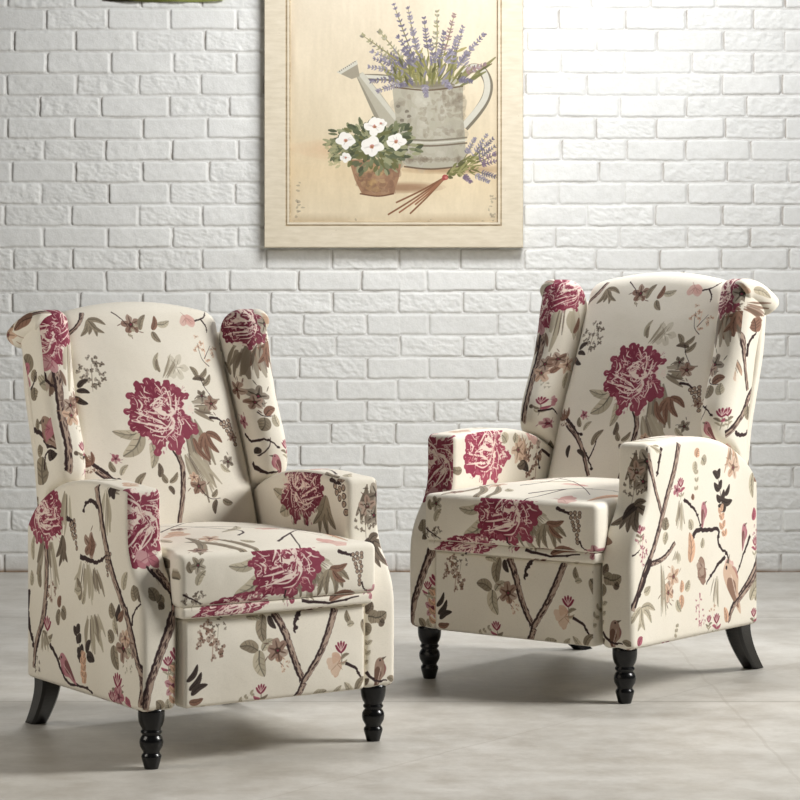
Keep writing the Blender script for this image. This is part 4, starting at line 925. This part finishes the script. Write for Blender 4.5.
# ------------------------------------------------------------- framed painting
def Q(x, y): return ((x-400)*PXM, (572-y)*PXM)      # sketch grid of the painting, metres on the wall
def paint_picture():
    u0, v0 = Q(286, 226); u1, v1 = Q(506, -44)
    cv = Canvas(u0, v0, u1, v1, 900, (222, 207, 178))
    h, w = cv.h, cv.w
    U, V = np.meshgrid(np.linspace(0, 1, w), np.linspace(0, 1, h))
    n = value_noise(U.astype(np.float32)*.8, V.astype(np.float32)*.8, 6, 41, 5); n2 = value_noise(U.astype(np.float32), V.astype(np.float32)*.25, 60, 42, 3)
    base = cv.a
    warm = np.clip(1-np.abs(V-.2)/.16, 0, 1)[..., None]
    base += warm*np.array([4., -6, -18])*.5
    base += np.clip((V-.35)*2, 0, 1)[..., None]*np.array([6., 8, 14])
    base += (n*24+n2*10)[..., None]
    edge = np.clip(1-np.minimum(np.minimum(U, 1-U), np.minimum(V, 1-V))/.05, 0, 1)
    base -= (edge*np.clip(n*3+.45, 0, 1))[..., None]*np.array([46., 50, 50])
    P = Painter(cv, 5); r = P.r; k = PXM
    S = lambda pts: [Q(*p) for p in pts]
    def soft(c, rx, ry, col, al=.06, m=10):
        for i in range(m): P.blob(Q(*c), rx*k*(1-.07*i), ry*k*(1-.07*i), col, al, .1, 14)
    # soft ground shadows
    soft((405, 188), 40, 6, (120, 80, 55), .08); soft((455, 170), 60, 5, (140, 105, 75), .07); soft((345, 150), 60, 12, (214, 176, 140), .06)
    # watering can: handle, spout, rose, body
    zinc, zl, zd = (176, 170, 152), (206, 202, 188), (122, 114, 98)
    P.stroke(S([(462, 76), (472, 69), (482, 72), (488, 84), (486, 98), (477, 113), (464, 128)]), 9*k, zd, 1, False, 8)
    P.stroke(S([(462, 75), (472, 68), (482, 71), (487, 84), (485, 98), (476, 112), (463, 127)]), 6*k, zl, 1, False, 8)
    P.stroke(S([(362, 78), (380, 78), (396, 80)]), 6*k, zd, 1, False); P.stroke(S([(362, 77), (396, 79)]), 3.4*k, zl, 1, False)
    cv.poly(S([(356, 76), (363, 73), (380, 93), (398, 118), (396, 132), (376, 121)]), zinc)
    cv.poly(S([(359, 76), (363, 73), (398, 118), (397, 124)]), zl, .8); cv.poly(S([(356, 76), (376, 121), (383, 125), (360, 82)]), zd, .55)
    cv.poly(S([(337, 73), (357, 61), (360, 77), (352, 80)]), (158, 150, 132)); cv.poly(S([(337, 73), (357, 61), (358, 65), (341, 75)]), zl)
    for i in range(9): P.blob(Q(340+i*1.9, 72.2-i*1.2), .6*k, .5*k, (90, 80, 70))
    body = [(395, 81), (430, 82), (460, 80), (462.5, 110), (465, 142), (465, 164), (455, 168), (430, 169), (407, 167), (399, 150), (396, 120)]
    cv.poly(smooth(S(body), 3, True), zinc)
    for i in range(150):
        x, y = r.uniform(396, 464), r.uniform(84, 166)
        sh = math.sin((x-392)/74*math.pi); col = mixc(zd, zl, min(1, max(0, sh*.9+r.uniform(-.3, .3))))
        P.blob(Q(x, y), r.uniform(2, 6)*k, r.uniform(2, 8)*k, col, .22, .3, 9)
    for i in range(110):
        x, y = r.choice(((r.gauss(430, 18), r.gauss(118, 14)), (r.gauss(450, 8), r.gauss(100, 10)), (r.uniform(398, 464), 160)))
        if 397 < x < 464: P.blob(Q(x, y), r.uniform(1, 4)*k, r.uniform(1, 4)*k, (112, 98, 80), .2, .4, 8)
    P.stroke(S([(394, 88), (428, 91), (463, 87)]), 1.4*k, (96, 78, 60), .9, False); P.stroke(S([(394, 86), (428, 89), (463, 85)]), 1.6*k, zl, .9, False)
    for y, c_ in ((139, zd), (141.5, zl), (144.5, (110, 98, 82))):
        P.stroke(S([(397, y), (430, y+2), (467, y-1)]), 1.6*k, c_, .9, False)
    P.stroke(S([(404, 167), (432, 169.5), (466, 166)]), 1.6*k, (92, 74, 58), .8, False)
    P.blob(Q(428, 86), 30*k, 3.4*k, (84, 74, 56), .5)
    for c in ((398, 107), (407, 112), (409, 117), (402, 121)): P.blob(Q(*c), 2.2*k, 1.6*k, (120, 112, 98), .9)
    # lavender
    def lav(a, b, col, n=10, w=4.6):
        a, b = np.array(a, float), np.array(b, float)
        P.stroke([Q(*a), Q(*((a+b)/2+(r.uniform(-2, 2), 0))), Q(*b)], 1.1*k, (120, 116, 70), .9)
        d = b-a; L = np.linalg.norm(d); u = d/L; nn = np.array([-u[1], u[0]])
        for i in range(n):
            t = .35+.65*i/(n-1)+r.uniform(-.03,.03); c = a+d*t
            for sd in (-1, 1, 0):
                e = c+u*r.uniform(1.5, 3.2)+nn*sd*w*.75*(1.1-.5*(t-.45)/.55)
                cc = mixc(col, r.choice(((190, 184, 192), (90, 82, 100), (140, 130, 120), col)), r.uniform(0, .6))
                P.stroke([Q(*c), Q(*e)], w*.5*r.uniform(.6,1.1)*k, cc, .9, n=2)
    V1, V2, G1, R1 = (140, 134, 148), (110, 104, 122), (156, 152, 116), (152, 124, 122)
    for i in range(70):
        a = (r.gauss(430, 18), 82+r.uniform(-4, 6)); b = (a[0]+(a[0]-428)*r.uniform(.2, .6)+r.uniform(-8, 8), a[1]-r.uniform(8, 30))
        P.stroke([Q(*a), Q(*b)], r.uniform(2, 4)*k, mixc((106, 106, 64), (156, 150, 104), r.random()), .9, n=3)
    tips = [((418, 70), (394, 6), V2), ((422, 70), (408, 9), V1), ((430, 66), (424, 20), V2), ((434, 66), (437, 15), G1), ((440, 68), (454, 16), R1), ((416, 74), (372, 52), V1),
            ((412, 74), (362, 36), G1), ((414, 74), (380, 33), G1), ((418, 74), (376, 60), V2), ((420, 76), (370, 68), V1), ((446, 72), (463, 28), V1), ((450, 74), (484, 35), V2),
            ((452, 74), (472, 48), V1), ((456, 76), (484, 66), R1), ((424, 72), (398, 38), V2), ((424, 76), (412, 32), V1), ((436, 74), (444, 34), V2), ((438, 76), (430, 42), V2), ((450, 78), (456, 40), V1),
            ((410, 80), (378, 92), V1), ((408, 78), (372, 82), V2), ((418, 80), (402, 86), V2), ((424, 80), (426, 96), V1), ((440, 78), (450, 88), V1), ((452, 78), (470, 82), V2), ((414, 76), (392, 56), V2), ((420, 70), (404, 52), V2), ((444, 70), (450, 52), V1)]
    for a, b, c in tips: lav(a, b, c)
    for i in range(60):
        x, y = r.gauss(428, 20), r.gauss(70, 8)
        P.stroke([Q(x, y), Q(x+r.uniform(-5, 5)+(x-428)*.2, y-r.uniform(3, 10))], r.uniform(1.6, 3)*k, r.choice(((118, 116, 60), (150, 142, 84), V1, V2, (86, 84, 52))), .85, n=2)
    # flower pot
    cv.poly(S([(349, 160), (402, 160), (399, 178), (394, 194), (378, 196), (362, 194), (355, 180)]), (158, 124, 96))
    for i in range(70):
        y = r.uniform(163, 192); x = r.uniform(352+(y-160)*.3, 399-(y-160)*.2)
        P.blob(Q(x, y), r.uniform(1.5, 5)*k, r.uniform(1.5, 5)*k, r.choice(((186, 154, 104), (132, 98, 76), (176, 146, 118), (112, 84, 68), (198, 172, 126))) if x < 385 else r.choice(((122, 90, 72), (140, 106, 86))), .35, .3, 9)
    P.stroke(S([(360, 194), (378, 196.5), (394, 194)]), 1.4*k, (100, 66, 48), .9, False)
    for i in range(420):
        x, y = r.gauss(373, 21), r.gauss(147, 11)
        if ((x-373)/46)**2+((y-147)/25)**2 > 1: continue
        a = math.atan2(y-148, x-373)+r.uniform(-.8, .8)
        P.stroke([Q(x, y), Q(x+9*math.cos(a), y+7*math.sin(a))], r.uniform(2.5, 5)*k, r.choice(((92, 98, 72), (120, 124, 92), (70, 76, 56), (152, 152, 118), (104, 104, 66))), .9, n=3)
    for i in range(26):
        x = r.uniform(330, 350); y = r.uniform(140, 168)
        P.stroke([Q(x, y), Q(x-5, y+r.uniform(-4, 5))], 3*k, (168, 164, 124), .6, n=2)
    for (x, y, s_) in ((375, 127, 11), (346, 141, 10), (372, 147, 12), (396, 142, 10), (346, 158, 6), (381, 124, 6)):
        for i in range(5):
            a = i*1.257+x; P.blob(Q(x+s_*.5*math.cos(a), y+s_*.38*math.sin(a)), s_*.52*k, s_*.40*k, (238, 234, 226), 1, .15, 10, a)
        for i in range(6):
            a = r.uniform(0, 6.28); P.stroke([Q(x, y), Q(x+s_*.7*math.cos(a), y+s_*.5*math.sin(a))], 1*k, (200, 192, 184), .6, n=2)
        P.blob(Q(x, y), s_*.2*k, s_*.18*k, (196, 140, 128)); P.blob(Q(x, y+.6), s_*.1*k, s_*.1*k, (150, 110, 70))
    # cut bunch of lavender
    for e in ((388, 215), (396, 203), (410, 214), (415, 205), (399, 213)):
        P.stroke(S([(446, 177), ((446+e[0])/2, (177+e[1])/2+1), e]), 1.6*k, r.choice(((150, 104, 78), (128, 88, 64))), 1, False)
    for i in range(80):
        x, y = 446+r.uniform(0, 30), 0; y = 176-(x-446)*.55+r.gauss(0, 5)*(x-440)/30
        P.stroke([Q(x, y), Q(x+r.uniform(3, 8), y-r.uniform(-3, 7))], r.uniform(1.5, 3)*k, r.choice(((112, 112, 66), (150, 146, 98), (90, 88, 56))), .9, n=2)
    for a, b in (((466, 166), (486, 136)), ((470, 164), (496, 146)), ((470, 166), (500, 152)), ((470, 168), (501, 160)), ((472, 170), (498, 178)), ((468, 172), (488, 182)), ((462, 162), (474, 140)), ((470, 160), (492, 140)), ((460, 172), (470, 182))):
        lav(a, b, r.choice((V1, V2, (120, 100, 122))), 8, 3.8)
    P.blob(Q(445, 178), 3.4*k, 3*k, (160, 76, 72)); P.blob(Q(446, 178), 1.6*k, 1.4*k, (196, 120, 110))
    # rubbed dark patches of the worn board
    for i in range(46):
        x, y = r.choice(((r.gauss(299, 1.6), r.uniform(180, 218)), (r.gauss(492, 1.6), r.uniform(192, 222)), (r.uniform(290, 503), r.gauss(222, 1.2))))
        P.blob(Q(x, y), r.uniform(.5, 2)*k, r.uniform(.5, 1.6)*k, (112, 104, 92), .35, .4, 7)
    for i in range(60):
        y = r.uniform(-40, 222); P.blob(Q(290, y), .9*k, r.uniform(1, 7)*k, (120, 84, 58), .45, .4, 7)
    return cv

def picture():
    root = empty('framed_painting', ((-.0055), -.008, 1.157))
    tag(root, 'cream framed painting of lavender in a watering can, on the brick wall', 'picture')
    x0, x1, z0, z1 = -.477, .443, 0., 1.15
    prof = [(0, .0, 0), (0, .040, 1), (.003, .045, 0), (.0765, .045, 0), (.0785, .040, 1), (.081, .040, 1), (.0825, .045, 0), (.0895, .045, 0), (.0915, .032, 1), (.094, .028, 1)]
    V = []; F = []; FM = []
    for i, d, _ in prof:
        V += [(x0+i, -d, z0+i), (x1-i, -d, z0+i), (x1-i, -d, z1-i), (x0+i, -d, z1-i)]
    for a in range(len(prof)-1):
        for k in range(4):
            k2 = (k+1) % 4
            F.append((a*4+k, a*4+k2, a*4+4+k2, a*4+4+k)); FM.append(1 if (prof[a+1][2] == 1 and a > 1) else 0)
    def wood(name, c0, c1, wear):
        k = Nodes(name, .55, .3); o = k.obj()
        mp = k.n('Mapping'); mp.inputs['Scale'].default_value = (3, 3, 14); k.l(o, mp.inputs['Vector'])
        n = k.noise(mp.outputs[0], 6, 5); c = k.ramp(n, [(.3, lin(c0)), (.7, lin(c1))])
        s = k.ramp(k.noise(o, 55, 5, .7), [(.66, (0, 0, 0)), (.74, (1, 1, 1))])
        k.color(k.mix(k.math('MULTIPLY', s, wear), c, lin((150, 118, 84)))); k.bump(n, .15, .003)
        return k.m
    new_obj('frame', V, F, [wood('cream_distressed_wood', (216, 204, 180), (230, 219, 197), .35), wood('worn_frame_groove', (170, 150, 120), (206, 190, 160), .9)], root, FM, smooth_=False)
    cv = paint_picture()
    i = .0905
    Vp = [(x0+i, -.0290, z0+i), (x1-i, -.0290, z0+i), (x1-i, -.0290, z1-i), (x0+i, -.0290, z1-i)]
    k = Nodes('painted_board', .6, .25)
    t = k.n('TexImage', extension='EXTEND'); t.image = canvas_image('still_life', cv)
    k.l(k.n('TexCoord').outputs['UV'], t.inputs['Vector'])
    o = k.obj(); n = k.noise(o, 120, 4)
    k.color(k.mix(1., t.outputs[0], k.ramp(n, [(.3, (.95, .95, .94)), (.7, (1, 1, 1))]), 'MULTIPLY')); k.bump(n, .1, .002)
    uv = [((p[0]-.0055-cv.u0)/(cv.u1-cv.u0), (p[2]+1.157-cv.v0)/(cv.v1-cv.v0)) for p in Vp]
    new_obj('painted_board', Vp, [(0, 1, 2, 3)], [k.m], root, None, uv, False)
picture()

# unidentified green object, built as a hanging; its hem enters at top left
def wall_hanging():
    k = Nodes('green_cloth', .8, .2); o = k.obj()
    sx = k.n('SeparateXYZ'); k.l(o, sx.inputs[0])
    t = k.math('ADD', k.math('MULTIPLY', sx.outputs[0], 2.3), k.math('ADD', .5, k.math('MULTIPLY', k.math('SUBTRACT', k.noise(o, 12, 3), .5), .5)))
    k.color(k.ramp(t, [(.15, lin((60, 58, 40))), (.5, lin((128, 134, 70))), (.85, lin((176, 186, 110)))]))
    n = 24; V = []; F = []; w, h = .215, .42
    for j in range(9):
        for i in range(n+1):
            a = -1+2*i/n; z = h*j/8
            zz = z+(.006*abs(a)**6 if j == 0 else 0)
            V.append((a*w, -.012-.005*math.sin(a*9), zz))
    for j in range(8):
        for i in range(n): q = j*(n+1)+i; F.append((q, q+1, q+n+2, q+n+1))
    ob = new_obj('wall_hanging', V, F, [k.m]); ob.location = ((164-400)*PXM, 0, (572-2.0)*PXM)
    md = ob.modifiers.new('thick', 'SOLIDIFY'); md.thickness = .004; md.offset = 0
    tag(ob, 'green wall hanging, only its lower hem visible at the top left edge', 'wall hanging')
wall_hanging()

# ------------------------------------------------------------------------ light
def area(name, loc, target, size, power, col, sy=None):
    d = bpy.data.lights.new(name, 'AREA'); d.energy = power; d.color = col; d.shape = 'RECTANGLE'; d.size = size; d.size_y = sy or size
    o = bpy.data.objects.new(name, d); COL.objects.link(o); o.location = loc
    from mathutils import Vector
    o.rotation_euler = (Vector(target)-Vector(loc)).to_track_quat('-Z', 'Y').to_euler()
    return o
key = area('window_light', (3.35, -3.1, 2.55), (-.65, -3.85, .3), 1.1, 93, (1.0, .985, .95), 1.3)
key.data.spread = 2.1
area('ceiling_light', (.55, -1.65, 2.9), (.4, 0, .45), 1.0, 63, (.985, .99, 1.0), .7)  # unseen softbox added overhead to brighten the wall and seat tops
area('side_lamp', (-1.7, -3.9, .95), (-.5, -3.3, .45), .6, 8.5, (1.0, .94, .84), .6)  # unseen fill added low at left to lift the near chair's outer side
area('room_fill', (-.6, -7.6, 3.2), (.1, -1, 1.0), 3.0, 2, (1.0, .985, .96))
wd = bpy.data.worlds.new('room_ambient'); scene.world = wd; wd.use_nodes = True
wd.node_tree.nodes['Background'].inputs[0].default_value = (.95, .97, 1.0, 1); wd.node_tree.nodes['Background'].inputs[1].default_value = .035

# ----------------------------------------------------------------------- camera
F_PX = 2364.74; HORIZON = 293.59; DW = F_PX*.00357; HC = (572-HORIZON)*.00357
cam = bpy.data.cameras.new('camera'); co = bpy.data.objects.new('camera', cam); COL.objects.link(co)
co.location = (0, -DW, HC); co.rotation_euler = (math.pi/2, 0, 0)
cam.sensor_width = 36; cam.lens = F_PX/800*36; cam.shift_y = -(400-HORIZON)/800; cam.clip_end = 60
scene.camera = co
